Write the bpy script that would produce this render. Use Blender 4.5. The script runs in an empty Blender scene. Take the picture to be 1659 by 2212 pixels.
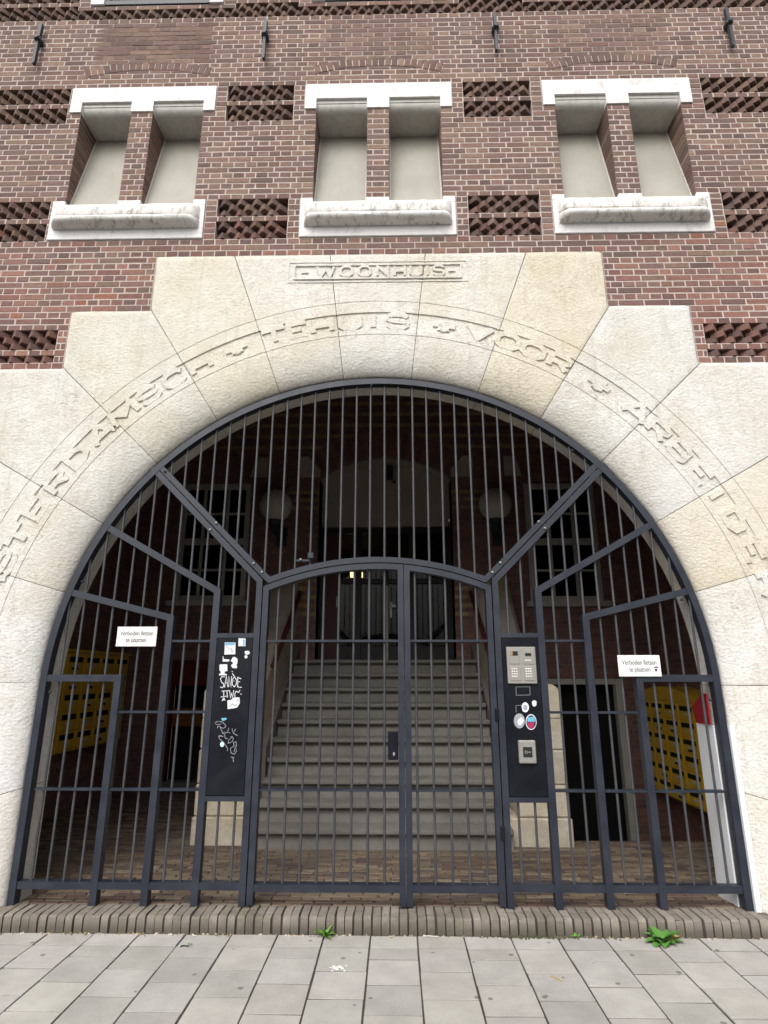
import bpy, math, random
import numpy as np
from mathutils import Matrix, Vector, noise

random.seed(7)
R = math.radians
sc = bpy.context.scene
col = sc.collection

# ------------------------------------------------------------------ camera
CAM = (0.1403, -4.5594, 1.62)
PITCH, YAW, ROLL, FPX = 0.26998, 0.01854, -0.00024, 1277.38      # FPX: focal length in pixels of a 1659 x 2212 picture
cam_d = bpy.data.cameras.new("camera")
cam = bpy.data.objects.new("camera", cam_d)
col.objects.link(cam)
ROT = Matrix.Rotation(YAW, 3, 'Z') @ Matrix.Rotation(PITCH, 3, 'X') @ Matrix.Rotation(ROLL, 3, 'Y')
mw = Matrix.Identity(4)
for i in range(3):
    mw[i][0] = ROT[i][0]; mw[i][1] = ROT[i][2]; mw[i][2] = -ROT[i][1]; mw[i][3] = CAM[i]
cam.matrix_world = mw
cam_d.sensor_fit = 'VERTICAL'; cam_d.sensor_height = 36.0
cam_d.lens = FPX / 2212 * 36.0
cam_d.clip_start = 0.05; cam_d.clip_end = 500
sc.camera = cam

def px(P):
    q = ROT.transposed() @ (Vector(P) - Vector(CAM))
    if q.y <= 0.05: return (-9e9, -9e9)
    return (829.5 + FPX * q.x / q.y, 1106 - FPX * q.z / q.y)
def inframe(P, m=15):
    x, y = px(P)
    return -m < x < 1659 + m and -m < y < 2212 + m

# ------------------------------------------------------------------ world and sun
SUN_EL, SUN_AZ = 50.0, 200.0      # overcast: high, in front of the facade; azimuth clockwise from +Y
w = bpy.data.worlds.new("World"); sc.world = w; w.use_nodes = True
nt = w.node_tree; nt.nodes.clear()
sky = nt.nodes.new("ShaderNodeTexSky"); sky.sky_type = 'NISHITA'; sky.sun_disc = False
sky.sun_elevation = R(SUN_EL); sky.sun_rotation = R(SUN_AZ)
sky.air_density = 1.0; sky.dust_density = 6.0; sky.ozone_density = 0.6
hs = nt.nodes.new("ShaderNodeHueSaturation"); hs.inputs['Saturation'].default_value = 0.22
bg = nt.nodes.new("ShaderNodeBackground"); bg.inputs['Strength'].default_value = 0.13
wo = nt.nodes.new("ShaderNodeOutputWorld")
nt.links.new(sky.outputs[0], hs.inputs['Color']); nt.links.new(hs.outputs[0], bg.inputs[0]); nt.links.new(bg.outputs[0], wo.inputs[0])
sd = bpy.data.lights.new("sun", 'SUN'); sd.energy = 1.3; sd.angle = R(70); sd.color = (1.0, 0.975, 0.94)
so = bpy.data.objects.new("sun", sd); col.objects.link(so)
sdir = Vector((math.sin(R(SUN_AZ)) * math.cos(R(SUN_EL)), math.cos(R(SUN_AZ)) * math.cos(R(SUN_EL)), math.sin(R(SUN_EL))))
so.rotation_euler = sdir.to_track_quat('Z', 'Y').to_euler()
sc.view_settings.view_transform = 'Standard'; sc.view_settings.look = 'None'
sc.view_settings.exposure = 0.55; sc.view_settings.gamma = 1.0
sc.cycles.max_bounces = 6; sc.cycles.diffuse_bounces = 4
sc.cycles.use_denoising = True

# ------------------------------------------------------------------ materials
def srgb(r, g, b):
    f = lambda c: (c / 255 / 12.92) if c / 255 <= 0.04045 else ((c / 255 + 0.055) / 1.055) ** 2.4
    return (f(r), f(g), f(b), 1)
class Mat:
    def __init__(s, name, rough=0.8, metal=0.0, spec=0.3):
        s.m = bpy.data.materials.new(name); s.m.use_nodes = True
        s.t = s.m.node_tree; s.n = s.t.nodes; s.n.clear()
        s.out = s.n.new("ShaderNodeOutputMaterial"); s.b = s.n.new("ShaderNodeBsdfPrincipled")
        s.b.inputs['Roughness'].default_value = rough; s.b.inputs['Metallic'].default_value = metal
        s.b.inputs['Specular IOR Level'].default_value = spec
        s.t.links.new(s.b.outputs[0], s.out.inputs[0])
        s.tc = s.n.new("ShaderNodeTexCoord"); s.geo = s.n.new("ShaderNodeNewGeometry")
    def link(s, a, b): s.t.links.new(a, b)
    def pos(s, scale=(1, 1, 1)):
        mp = s.n.new("ShaderNodeMapping"); s.link(s.geo.outputs['Position'], mp.inputs[0]); mp.inputs['Scale'].default_value = scale
        return mp.outputs[0]
    def noise(s, scale, detail=4, rough=0.55, vec=None, dist=0.0):
        n = s.n.new("ShaderNodeTexNoise"); n.inputs['Scale'].default_value = scale; n.inputs['Detail'].default_value = detail
        n.inputs['Roughness'].default_value = rough; n.inputs['Distortion'].default_value = dist
        s.link(vec if vec is not None else s.geo.outputs['Position'], n.inputs['Vector'])
        return n.outputs['Fac']
    def voro(s, scale, vec=None, feat='F1'):
        n = s.n.new("ShaderNodeTexVoronoi"); n.inputs['Scale'].default_value = scale; n.feature = feat
        s.link(vec if vec is not None else s.geo.outputs['Position'], n.inputs['Vector'])
        return n.outputs['Distance']
    def ramp(s, fac, stops):
        r = s.n.new("ShaderNodeValToRGB"); s.link(fac, r.inputs[0]); e = r.color_ramp.elements
        while len(e) < len(stops): e.new(0.5)
        for el, (p, c) in zip(e, stops):
            el.position = p; el.color = c if len(c) == 4 else (*c, 1)
        return r.outputs[0]
    def g(s, fac, a, b, va=0.0, vb=1.0):
        m = s.n.new("ShaderNodeMapRange"); s.link(fac, m.inputs[0])
        for i, v in enumerate((a, b, va, vb)): m.inputs[i + 1].default_value = v
        return m.outputs[0]
    def mix(s, fac, a, b, mode='MIX'):
        m = s.n.new("ShaderNodeMix"); m.data_type = 'RGBA'; m.blend_type = mode
        for sock, v in ((m.inputs[0], fac), (m.inputs[6], a), (m.inputs[7], b)):
            if isinstance(v, bpy.types.NodeSocket): s.link(v, sock)
            elif isinstance(v, (int, float)): sock.default_value = v
            else: sock.default_value = v if len(v) == 4 else (*v, 1)
        return m.outputs[2]
    def math(s, op, a, b=0.0):
        m = s.n.new("ShaderNodeMath"); m.operation = op
        for sock, v in ((m.inputs[0], a), (m.inputs[1], b)):
            if isinstance(v, bpy.types.NodeSocket): s.link(v, sock)
            else: sock.default_value = v
        return m.outputs[0]
    def bump(s, h, strength=0.5, dist=0.01, prev=None):
        b = s.n.new("ShaderNodeBump"); b.inputs['Strength'].default_value = strength; b.inputs['Distance'].default_value = dist
        s.link(h, b.inputs['Height'])
        if prev is not None: s.link(prev, b.inputs['Normal'])
        return b.outputs[0]
    def attr(s, name='Col'):
        a = s.n.new("ShaderNodeAttribute"); a.attribute_name = name; return a.outputs['Color']
    def objcol(s):
        o = s.n.new("ShaderNodeObjectInfo"); return o.outputs['Color']
    def fin(s, color=None, normal=None, rough=None):
        if color is not None:
            if isinstance(color, bpy.types.NodeSocket): s.link(color, s.b.inputs['Base Color'])
            else: s.b.inputs['Base Color'].default_value = color if len(color) == 4 else (*color, 1)
        if normal is not None: s.link(normal, s.b.inputs['Normal'])
        if rough is not None: s.link(rough, s.b.inputs['Roughness'])
        return s.m

def brick_mat(name, src):
    m = Mat(name, 0.9, spec=0.2)
    base = m.objcol() if src == 'obj' else m.attr()
    n1 = m.noise(26, 5, 0.65); n2 = m.noise(130, 3, 0.6); n3 = m.noise(1.6, 4, 0.6)
    c = m.mix(m.g(n1, 0.42, 0.75, 0.0, 0.55), base, (0.075, 0.058, 0.056), 'MIX')
    c = m.mix(m.g(n2, 0.4, 0.75, 0, 0.35), c, (0.30, 0.21, 0.18))
    c = m.mix(m.g(n3, 0.58, 0.75, 0, 0.35), c, (0.26, 0.20, 0.17))
    nn = m.bump(m.noise(55, 5, 0.7), 0.55, 0.008)
    return m.fin(c, nn)
M = {}
M['brick'] = brick_mat('fired_brick', 'obj'); M['brick_mesh'] = brick_mat('fired_brick_mass', 'attr')

def stain_mask(m):
    # cleaned and repointed rectangles above the windows, brownish joints
    sep = m.n.new("ShaderNodeSeparateXYZ"); m.link(m.pos(), sep.inputs[0])
    out = None
    for cx, amt in ((-2.27, 1.0), (0.0, 0.45), (2.3, 0.55)):
        dx = m.math('ABSOLUTE', m.math('SUBTRACT', sep.outputs[0], cx))
        dz = m.math('ABSOLUTE', m.math('SUBTRACT', sep.outputs[2], 7.83))
        wob = m.math('MULTIPLY', m.noise(3.0, 4), 0.12)
        a = m.g(m.math('ADD', dx, wob), 0.60, 0.68, 1, 0); b = m.g(m.math('ADD', dz, wob), 0.27, 0.36, 1, 0)
        k = m.math('MULTIPLY', m.math('MULTIPLY', a, b), amt)
        out = k if out is None else m.math('MAXIMUM', out, k)
    return out
m = Mat('lime_mortar', 0.95, spec=0.1)
n = m.noise(9, 5); n2 = m.noise(140, 2)
c = m.mix(m.g(n, 0.3, 0.7), (0.56, 0.475, 0.425), (0.40, 0.335, 0.30)); c = m.mix(m.g(n2, 0.35, 0.7, 0, 0.4), c, (0.66, 0.57, 0.52))
c = m.mix(m.math('MULTIPLY', stain_mask(m), 0.85), c, (0.135, 0.092, 0.072))
M['mortar'] = m.fin(c, m.bump(n2, 0.6, 0.006))
m = Mat('dark_mortar', 0.95, spec=0.1); M['mortar_dark'] = m.fin(m.mix(m.noise(12), (0.27, 0.235, 0.21), (0.18, 0.155, 0.14)))
m = Mat('dark_joint_recess_shade', 0.95, spec=0.1); M['joint_shade'] = m.fin(m.mix(m.noise(14), (0.035, 0.027, 0.025), (0.06, 0.045, 0.04)))  # dark arch joints; behind the dog-teeth it is shade put into the colour

def stone_mat(name, a, b, yel, bumps=1.0):
    m = Mat(name, 0.88, spec=0.25)
    tone = m.objcol()
    n1 = m.noise(1.7, 6, 0.6); n2 = m.noise(9, 6, 0.65, dist=0.4); n3 = m.noise(45, 5, 0.7); n4 = m.noise(3.3, 5, 0.6)
    c = m.mix(m.g(n2, 0.3, 0.72), a, b)
    c = m.mix(m.g(n1, 0.42, 0.66, 0, 0.85), c, yel)
    c = m.mix(m.g(n3, 0.52, 0.72, 0, 0.6), c, (0.36, 0.33, 0.28))
    c = m.mix(m.g(n4, 0.52, 0.68, 0, 0.35), c, (0.62, 0.60, 0.57))
    stk = m.noise(3.0, 6, 0.7, m.pos((5.0, 5.0, 0.55)))
    c = m.mix(m.g(stk, 0.54, 0.74, 0, 0.42), c, (0.36, 0.32, 0.26))
    n5 = m.noise(5.5, 7, 0.75, dist=1.2); c = m.mix(m.g(n5, 0.60, 0.70, 0, 0.5), c, (0.40, 0.35, 0.27))
    n6 = m.noise(0.9, 4, 0.5); c = m.mix(m.g(n6, 0.48, 0.64, 0, 0.45), c, (0.66, 0.66, 0.665))
    ve = m.n.new("ShaderNodeTexVoronoi"); ve.feature = 'DISTANCE_TO_EDGE'; ve.inputs['Scale'].default_value = 1.6
    wv = m.n.new("ShaderNodeVectorMath"); wv.operation = 'ADD'; nz = m.n.new("ShaderNodeTexNoise"); nz.inputs['Scale'].default_value = 4.5; nz.inputs['Detail'].default_value = 6
    m.link(m.geo.outputs['Position'], nz.inputs['Vector']); m.link(m.geo.outputs['Position'], wv.inputs[0]); m.link(nz.outputs['Color'], wv.inputs[1]); m.link(wv.outputs[0], ve.inputs['Vector'])
    crack = m.math('MULTIPLY', m.g(ve.outputs['Distance'], 0.0, 0.010, 1, 0), m.g(m.noise(1.3, 3), 0.53, 0.60))
    c = m.mix(m.math('MULTIPLY', crack, 0.6 * bumps), c, (0.22, 0.19, 0.15))
    pit = m.math('MULTIPLY', m.g(m.voro(16), 0.05, 0.09, 1, 0), m.g(m.noise(2.6, 4), 0.52, 0.62)); c = m.mix(m.math('MULTIPLY', pit, 0.55), c, (0.25, 0.22, 0.17))
    c = m.mix(1.0, c, tone, 'MULTIPLY')
    v = m.voro(34, m.pos((1.0, 1.0, 1.6)))
    nn = m.bump(m.noise(75, 6, 0.75), 0.42 * bumps, 0.015)
    nn = m.bump(v, 0.22 * bumps, 0.014, nn)
    nn = m.bump(m.noise(20, 6, 0.7), 0.34 * bumps, 0.03, nn)
    return m.fin(c, nn)
M['stone'] = stone_mat('pale_limestone', (0.73, 0.722, 0.70), (0.60, 0.582, 0.548), (0.60, 0.56, 0.475))
M['stone_in'] = stone_mat('grey_limestone', (0.60, 0.55, 0.46), (0.42, 0.37, 0.30), (0.50, 0.40, 0.27), 0.7)
m = Mat('step_stone', 0.85, spec=0.25)
n1 = m.noise(2.2, 5); n2 = m.noise(30, 5, 0.7)
c = m.mix(m.g(n1, 0.3, 0.7), (0.22, 0.207, 0.185), (0.155, 0.145, 0.128)); c = m.mix(m.g(n2, 0.5, 0.75, 0, 0.5), c, (0.11, 0.10, 0.085))
M['step'] = m.fin(c, m.bump(n2, 0.4, 0.01))
m = Mat('white_painted_stone', 0.7, spec=0.3)
n1 = m.noise(8, 6, 0.7); n2 = m.noise(30, 4); st = m.noise(5.0, 6, 0.72, m.pos((7, 7, 0.9)))
sep = m.n.new("ShaderNodeSeparateXYZ"); m.link(m.geo.outputs['Normal'], sep.inputs[0])
c = m.mix(m.g(n1, 0.54, 0.68, 0, 0.7), (0.76, 0.745, 0.73), (0.50, 0.455, 0.42)); c = m.mix(m.g(st, 0.55, 0.72, 0, 0.45), c, (0.45, 0.42, 0.38))
sepp = m.n.new("ShaderNodeSeparateXYZ"); m.link(m.pos(), sepp.inputs[0])
M['white_stone'] = m.fin(c, m.bump(n2, 0.35, 0.012))
m = Mat('weathered_white_sill', 0.75, spec=0.3)
n1 = m.noise(7, 6, 0.75); st = m.noise(5.0, 6, 0.8, m.pos((3.2, 2, 1.3)))
c = m.mix(m.g(st, 0.50, 0.66, 0, 0.85), (0.76, 0.74, 0.71), (0.24, 0.215, 0.18)); c = m.mix(m.g(n1, 0.6, 0.75, 0, 0.6), c, (0.40, 0.37, 0.32))
M['sill'] = m.fin(c, m.bump(n1, 0.5, 0.012))
m = Mat('cream_paint', 0.6); n1 = m.noise(2.5, 5); st = m.noise(4, 5, 0.6, m.pos((6, 6, 0.7)))
c = m.mix(m.g(n1, 0.35, 0.7), (0.36, 0.345, 0.295), (0.30, 0.288, 0.245)); c = m.mix(m.g(st, 0.55, 0.75, 0, 0.35), c, (0.25, 0.23, 0.19))
M['cream'] = m.fin(c, m.bump(m.noise(18), 0.1, 0.01))
m = Mat('off_white_paint', 0.65); st = m.noise(4, 6, 0.7, m.pos((5, 5, 2))); M['cream2'] = m.fin(m.mix(m.g(st, 0.45, 0.72, 0, 0.6), (0.60, 0.585, 0.545), (0.40, 0.38, 0.34)), m.bump(m.noise(24), 0.25, 0.012))
m = Mat('cream_plaster', 0.9); M['plaster'] = m.fin(m.mix(m.noise(3, 5), (0.50, 0.45, 0.37), (0.40, 0.36, 0.30)))
m = Mat('painted_gate_metal', 0.42, spec=0.45)
n1 = m.noise(6, 5); n2 = m.noise(70, 4, 0.7)
c = m.mix(m.g(n1, 0.35, 0.7), (0.013, 0.017, 0.028), (0.021, 0.026, 0.038)); c = m.mix(m.g(n2, 0.68, 0.74, 0, 0.55), c, (0.20, 0.19, 0.18))
M['gate'] = m.fin(c, m.bump(n2, 0.12, 0.004), m.g(n1, 0.3, 0.7, 0.34, 0.55))
m = Mat('painted_bar_metal', 0.45, spec=0.45)
n1 = m.noise(5, 5); n2 = m.noise(60, 4, 0.7, m.pos((1, 1, 0.35)))
c = m.mix(m.g(n1, 0.35, 0.7), (0.040, 0.043, 0.051), (0.062, 0.063, 0.067)); c = m.mix(m.g(n2, 0.70, 0.76, 0, 0.5), c, (0.24, 0.22, 0.21))
M['bar'] = m.fin(c, m.bump(n2, 0.2, 0.004), m.g(n1, 0.3, 0.7, 0.36, 0.6))
m = Mat('black_panel', 0.5, spec=0.22)
n1 = m.noise(3.5, 6, 0.65, dist=0.6); n2 = m.noise(30, 6, 0.75, m.pos((1, 1, 0.4)))
c = m.mix(m.g(n1, 0.4, 0.7), (0.004, 0.005, 0.009), (0.008, 0.009, 0.014)); c = m.mix(m.g(n2, 0.68, 0.76, 0, 0.35), c, (0.10, 0.11, 0.13))
M['panel'] = m.fin(c, None, m.g(n1, 0.3, 0.7, 0.3, 0.5))
m = Mat('iron_black', 0.5); M['iron'] = m.fin(m.mix(m.noise(20), (0.03, 0.034, 0.042), (0.055, 0.058, 0.066)))
m = Mat('concrete_slab', 0.9, spec=0.25)
tone = m.objcol(); n1 = m.noise(3.5, 6, 0.65); n2 = m.noise(22, 5, 0.65, m.pos((0.6, 1.2, 1))); n3 = m.noise(160, 3)
c = m.mix(m.g(n1, 0.3, 0.72), (0.385, 0.370, 0.350), (0.275, 0.265, 0.25)); c = m.mix(m.g(n2, 0.55, 0.75, 0, 0.55), c, (0.28, 0.27, 0.25))
c = m.mix(m.g(n3, 0.5, 0.75, 0, 0.3), c, (0.58, 0.56, 0.53))
gum = m.math('ADD', m.voro(5.2), m.math('MULTIPLY', m.noise(40), 0.045)); c = m.mix(m.g(gum, 0.095, 0.115, 0.72, 0), c, (0.10, 0.095, 0.09))
c = m.mix(1.0, c, tone, 'MULTIPLY')
M['slab'] = m.fin(c, m.bump(n3, 0.25, 0.004))
m = Mat('joint_sand', 0.95); n1 = m.noise(30, 4); M['sand'] = m.fin(m.mix(n1, (0.035, 0.028, 0.026), (0.075, 0.062, 0.055)))
m = Mat('street_asphalt', 0.9); M['asphalt'] = m.fin(m.mix(m.noise(40), (0.04, 0.04, 0.04), (0.065, 0.063, 0.06)))
def klinker(name, src):
    m = Mat(name, 0.85, spec=0.3)
    base = m.objcol() if src == 'obj' else m.attr()
    n1 = m.noise(20, 5, 0.65); n2 = m.noise(2.2, 5); n3 = m.noise(90, 4, 0.65)
    c = m.mix(m.g(n1, 0.4, 0.75, 0, 0.5), base, (0.07, 0.055, 0.045)); c = m.mix(m.g(n2, 0.5, 0.72, 0, 0.4), c, (0.17, 0.145, 0.12))
    c = m.mix(m.g(n3, 0.55, 0.75, 0, 0.3), c, (0.26, 0.22, 0.18))
    return m.fin(c, m.bump(n3, 0.5, 0.006))
def kerbmat():
    m = Mat('kerb_clinker', 0.9, spec=0.2); base = m.objcol(); n1 = m.noise(22, 5, 0.65); n2 = m.noise(3.0, 5, 0.6); n3 = m.noise(100, 4, 0.65)
    c = m.mix(m.g(n1, 0.4, 0.72, 0, 0.5), base, (0.10, 0.085, 0.07)); c = m.mix(m.g(n3, 0.5, 0.75, 0, 0.35), c, (0.30, 0.265, 0.225))
    c = m.mix(m.g(n2, 0.50, 0.66, 0, 0.6), c, (0.085, 0.08, 0.055))
    sp_ = m.n.new('ShaderNodeSeparateXYZ'); m.link(m.pos(), sp_.inputs[0])
    dirt = m.math('MULTIPLY', m.g(m.math('ADD', sp_.outputs[2], m.math('MULTIPLY', n1, 0.06)), 0.055, 0.10, 1, 0), 0.7)
    c = m.mix(dirt, c, (0.075, 0.066, 0.05))
    return m.fin(c, m.bump(n3, 0.5, 0.006))
M['kerb'] = kerbmat()
M['klinker'] = klinker('clinker_brick', 'obj'); M['klinker_mesh'] = klinker('clinker_brick_mass', 'attr')
m = Mat('yellow_enamel', 0.4, spec=0.5); M['yellow'] = m.fin(m.mix(m.noise(5), (0.80, 0.50, 0.045), (0.70, 0.42, 0.04)))
def plain(name, c, rough=0.7, metal=0.0, var=0.25, scale=14):
    m = Mat(name, rough, metal); d = tuple(v * (1 - var) for v in c[:3]); return m.fin(m.mix(m.noise(scale), c[:3], d))
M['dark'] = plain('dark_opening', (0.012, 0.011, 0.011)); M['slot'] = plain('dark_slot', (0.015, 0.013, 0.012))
M['card'] = plain('paper_card', (0.62, 0.60, 0.55)); M['white_enamel'] = plain('white_enamel', (0.80, 0.80, 0.78), 0.35, var=0.06)
M['letter'] = plain('grey_lettering', (0.16, 0.16, 0.165)); M['steel'] = plain('brushed_steel', (0.36, 0.35, 0.32), 0.42, 0.45, 0.12)
M['steel_dull'] = plain('stamped_steel', (0.33, 0.32, 0.29), 0.5, 0.35, 0.12); M['display'] = plain('dark_display', (0.03, 0.03, 0.03), 0.2)
M['amber'] = plain('amber_display', (0.42, 0.25, 0.08), 0.4)
M['key'] = plain('white_key', (0.80, 0.79, 0.76), 0.4); M['red'] = plain('red_plate', (0.33, 0.012, 0.025), 0.5)
M['white_plate'] = plain('white_plate', (0.72, 0.74, 0.77), 0.5, var=0.08, scale=4); M['paint_mark'] = plain('white_marker', (0.70, 0.72, 0.74), 0.6, var=0.2)
M['scratch'] = plain('silver_marker', (0.36, 0.37, 0.40), 0.5); M['sticker'] = plain('white_sticker', (0.78, 0.80, 0.82), 0.5, var=0.35, scale=60)
M['sticker_blue'] = plain('blue_print', (0.16, 0.42, 0.68), 0.5); M['sticker_cyan'] = plain('cyan_print', (0.16, 0.50, 0.68), 0.5, var=0.4, scale=50)
M['sticker_red'] = plain('crimson_print', (0.38, 0.03, 0.10), 0.5); M['sticker_dark'] = plain('navy_print', (0.03, 0.03, 0.09), 0.5)
M['sticker_pale'] = plain('torn_sticker', (0.42, 0.44, 0.47), 0.6, var=0.6, scale=70); M['mint'] = plain('mint_dot', (0.55, 0.80, 0.78), 0.5, var=0.05)
M['frame_white'] = plain('window_paint', (0.55, 0.53, 0.48), 0.5, var=0.15); M['door_brown'] = plain('brown_door', (0.10, 0.035, 0.028), 0.5)
M['door_dark'] = plain('dark_door', (0.03, 0.026, 0.024), 0.45); M['rail'] = plain('red_handrail', (0.11, 0.028, 0.02), 0.45)
M['door_red'] = plain('dark_red_door', (0.12, 0.02, 0.018), 0.5); M['wood'] = plain('orange_wood', (0.22, 0.09, 0.03), 0.5)
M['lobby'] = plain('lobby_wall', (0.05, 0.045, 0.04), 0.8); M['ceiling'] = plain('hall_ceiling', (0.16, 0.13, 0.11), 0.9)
m = Mat('opal_globe', 0.25); m.b.inputs['Subsurface Weight'].default_value = 0.2; M['globe'] = m.fin((0.62, 0.60, 0.52))
m = Mat('glass', 0.04); m.n.remove(m.b)
tr = m.n.new("ShaderNodeBsdfTransparent"); tr.inputs[0].default_value = (0.55, 0.57, 0.56, 1); gl = m.n.new("ShaderNodeBsdfGlossy"); gl.inputs['Roughness'].default_value = 0.03
fr = m.n.new("ShaderNodeFresnel"); fr.inputs[0].default_value = 1.28; mx = m.n.new("ShaderNodeMixShader")
m.link(fr.outputs[0], mx.inputs[0]); m.link(tr.outputs[0], mx.inputs[1]); m.link(gl.outputs[0], mx.inputs[2]); m.link(mx.outputs[0], m.out.inputs[0]); M['glass'] = m.m
m = Mat('lit_lamp', 0.5); m.b.inputs['Emission Color'].default_value = (1.0, 0.62, 0.30, 1); m.b.inputs['Emission Strength'].default_value = 5.0; M['lit'] = m.fin((0.8, 0.6, 0.4))
def leafmat(name, a, b):
    m = Mat(name, 0.55); m.b.inputs['Subsurface Weight'].default_value = 0.1; return m.fin(m.mix(m.noise(30), a, b))
M['leaf'] = leafmat('weed_leaf', (0.16, 0.32, 0.05), (0.08, 0.20, 0.03)); M['leaf2'] = leafmat('broad_leaf', (0.10, 0.24, 0.045), (0.06, 0.15, 0.03))
M['leaf_dead'] = leafmat('yellow_leaf', (0.46, 0.34, 0.10), (0.34, 0.22, 0.07)); M['litter'] = klinker('leaf_litter', 'attr')

# ------------------------------------------------------------------ object helpers
def link(name, mesh, parent=None):
    o = bpy.data.objects.new(name, mesh); col.objects.link(o)
    if parent is not None:
        o.parent = parent
        o.matrix_parent_inverse = PINV.get(parent.name, Matrix.Identity(4))
    return o
PINV = {}
def thing(name, label, cat, loc=(0, 0, 0), group=None, kind=None):
    o = bpy.data.objects.new(name, None); col.objects.link(o); o.location = loc; o.empty_display_size = 0.1
    PINV[o.name] = Matrix.Translation(-Vector(loc))
    tag(o, label, cat, group, kind); return o
def tag(o, label=None, cat=None, group=None, kind=None):
    if label: o['label'] = label
    if cat: o['category'] = cat
    if group: o['group'] = group
    if kind: o['kind'] = kind
    return o
class MB:
    def __init__(s): s.v = []; s.f = []; s.c = []
    def quad(s, a, b, c, d, colr=None):
        n = len(s.v); s.v += [a, b, c, d]; s.f.append((n, n + 1, n + 2, n + 3)); s.c.append(colr)
    def poly(s, pts, colr=None):
        n = len(s.v); s.v += list(pts); s.f.append(tuple(range(n, n + len(pts)))); s.c.append(colr)
    def raw(s, vs, fs, colr=None):
        n = len(s.v); s.v += list(vs); s.f += [tuple(i + n for i in f) for f in fs]; s.c += [colr] * len(fs)
    def box(s, x0, x1, y0, y1, z0, z1, colr=None):
        s.raw([(x0, y0, z0), (x1, y0, z0), (x1, y1, z0), (x0, y1, z0), (x0, y0, z1), (x1, y0, z1), (x1, y1, z1), (x0, y1, z1)],
              [(0, 3, 2, 1), (4, 5, 6, 7), (0, 1, 5, 4), (1, 2, 6, 5), (2, 3, 7, 6), (3, 0, 4, 7)], colr)
    def bbox(s, x0, x1, y0, y1, z0, z1, b=0.006):     # box with bevelled edges
        xs, ys, zs = (x0, x1), (y0, y1), (z0, z1); vs = []; idx = {}
        for i in range(2):
            for j in range(2):
                for k in range(2):
                    sx, sy, sz = (1, -1)[i], (1, -1)[j], (1, -1)[k]
                    for a in range(3):
                        p = [xs[i] + sx * b, ys[j] + sy * b, zs[k] + sz * b]
                        p[a] = (xs, ys, zs)[a][(i, j, k)[a]]
                        idx[(i, j, k, a)] = len(vs); vs.append(tuple(p))
        fs = []
        for a in range(3):
            o1, o2 = [q for q in range(3) if q != a]
            for e in range(2):
                f = []
                for (u, v_) in ((0, 0), (1, 0), (1, 1), (0, 1)):
                    t = [0, 0, 0]; t[a] = e; t[o1] = u; t[o2] = v_; f.append(idx[(*t, a)])
                fs.append(f)
        for a in range(3):                              # edges along axis a
            o1, o2 = [q for q in range(3) if q != a]
            for u in range(2):
                for v_ in range(2):
                    t0 = [0, 0, 0]; t1 = [0, 0, 0]; t0[a] = 0; t1[a] = 1
                    for t in (t0, t1): t[o1] = u; t[o2] = v_
                    fs.append([idx[(*t0, o1)], idx[(*t1, o1)], idx[(*t1, o2)], idx[(*t0, o2)]])
        for i in range(2):
            for j in range(2):
                for k in range(2): fs.append([idx[(i, j, k, a)] for a in range(3)])
        s.raw(vs, fs)
    def tube(s, p, q, r, n=8, r2=None, cap=True):
        p, q = Vector(p), Vector(q); d = (q - p).normalized(); r2 = r if r2 is None else r2
        a = d.orthogonal().normalized(); b = d.cross(a); vs = []
        for (c, rr) in ((p, r), (q, r2)):
            vs += [tuple(c + a * rr * math.cos(2 * math.pi * i / n) + b * rr * math.sin(2 * math.pi * i / n)) for i in range(n)]
        fs = [(i, (i + 1) % n, n + (i + 1) % n, n + i) for i in range(n)]
        if cap: fs += [tuple(range(n))[::-1], tuple(range(n, 2 * n))]
        s.raw(vs, fs)
    def lathe(s, c, prof, n=16, axis='z'):
        vs = []
        for (r, h) in prof:
            for i in range(n):
                a = 2 * math.pi * i / n; u, v_ = r * math.cos(a), r * math.sin(a)
                vs.append((c[0] + u, c[1] + v_, c[2] + h) if axis == 'z' else (c[0] + u, c[1] + h, c[2] + v_))
        fs = [(k * n + i, k * n + (i + 1) % n, (k + 1) * n + (i + 1) % n, (k + 1) * n + i) for k in range(len(prof) - 1) for i in range(n)]
        fs += [tuple(range(n))[::-1], tuple(range((len(prof) - 1) * n, len(prof) * n))]
        s.raw(vs, fs)
    def ribbon(s, pts, wd, y0, y1, closed=False):       # mitred flat bar following points in the x-z plane
        n = len(pts); L = []; P = [Vector((p[0], p[1])) for p in pts]
        for i in range(n):
            a = P[i - 1] if (i > 0 or closed) else None; b = P[(i + 1) % n] if (i < n - 1 or closed) else None
            d1 = (P[i] - a).normalized() if a is not None else None; d2 = (b - P[i]).normalized() if b is not None else None
            if d1 is None: d1 = d2
            if d2 is None: d2 = d1
            t = d1 + d2
            t = t.normalized() if t.length > 1e-6 else d1
            nn = Vector((-t.y, t.x)); k = max(0.35, nn.dot(Vector((-d1.y, d1.x))))
            L.append(nn * (wd / 2 / k))
        vs = []
        for p, o in zip(P, L):
            vs += [(p.x + o.x, y0, p.y + o.y), (p.x - o.x, y0, p.y - o.y), (p.x - o.x, y1, p.y - o.y), (p.x + o.x, y1, p.y + o.y)]
        fs = []
        for i in range(n if closed else n - 1):
            j = (i + 1) % n
            for k in range(4): fs.append((i * 4 + k, i * 4 + (k + 1) % 4, j * 4 + (k + 1) % 4, j * 4 + k))
        if not closed: fs += [(3, 2, 1, 0), (n * 4 - 4, n * 4 - 3, n * 4 - 2, n * 4 - 1)]
        s.raw(vs, fs)
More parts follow.
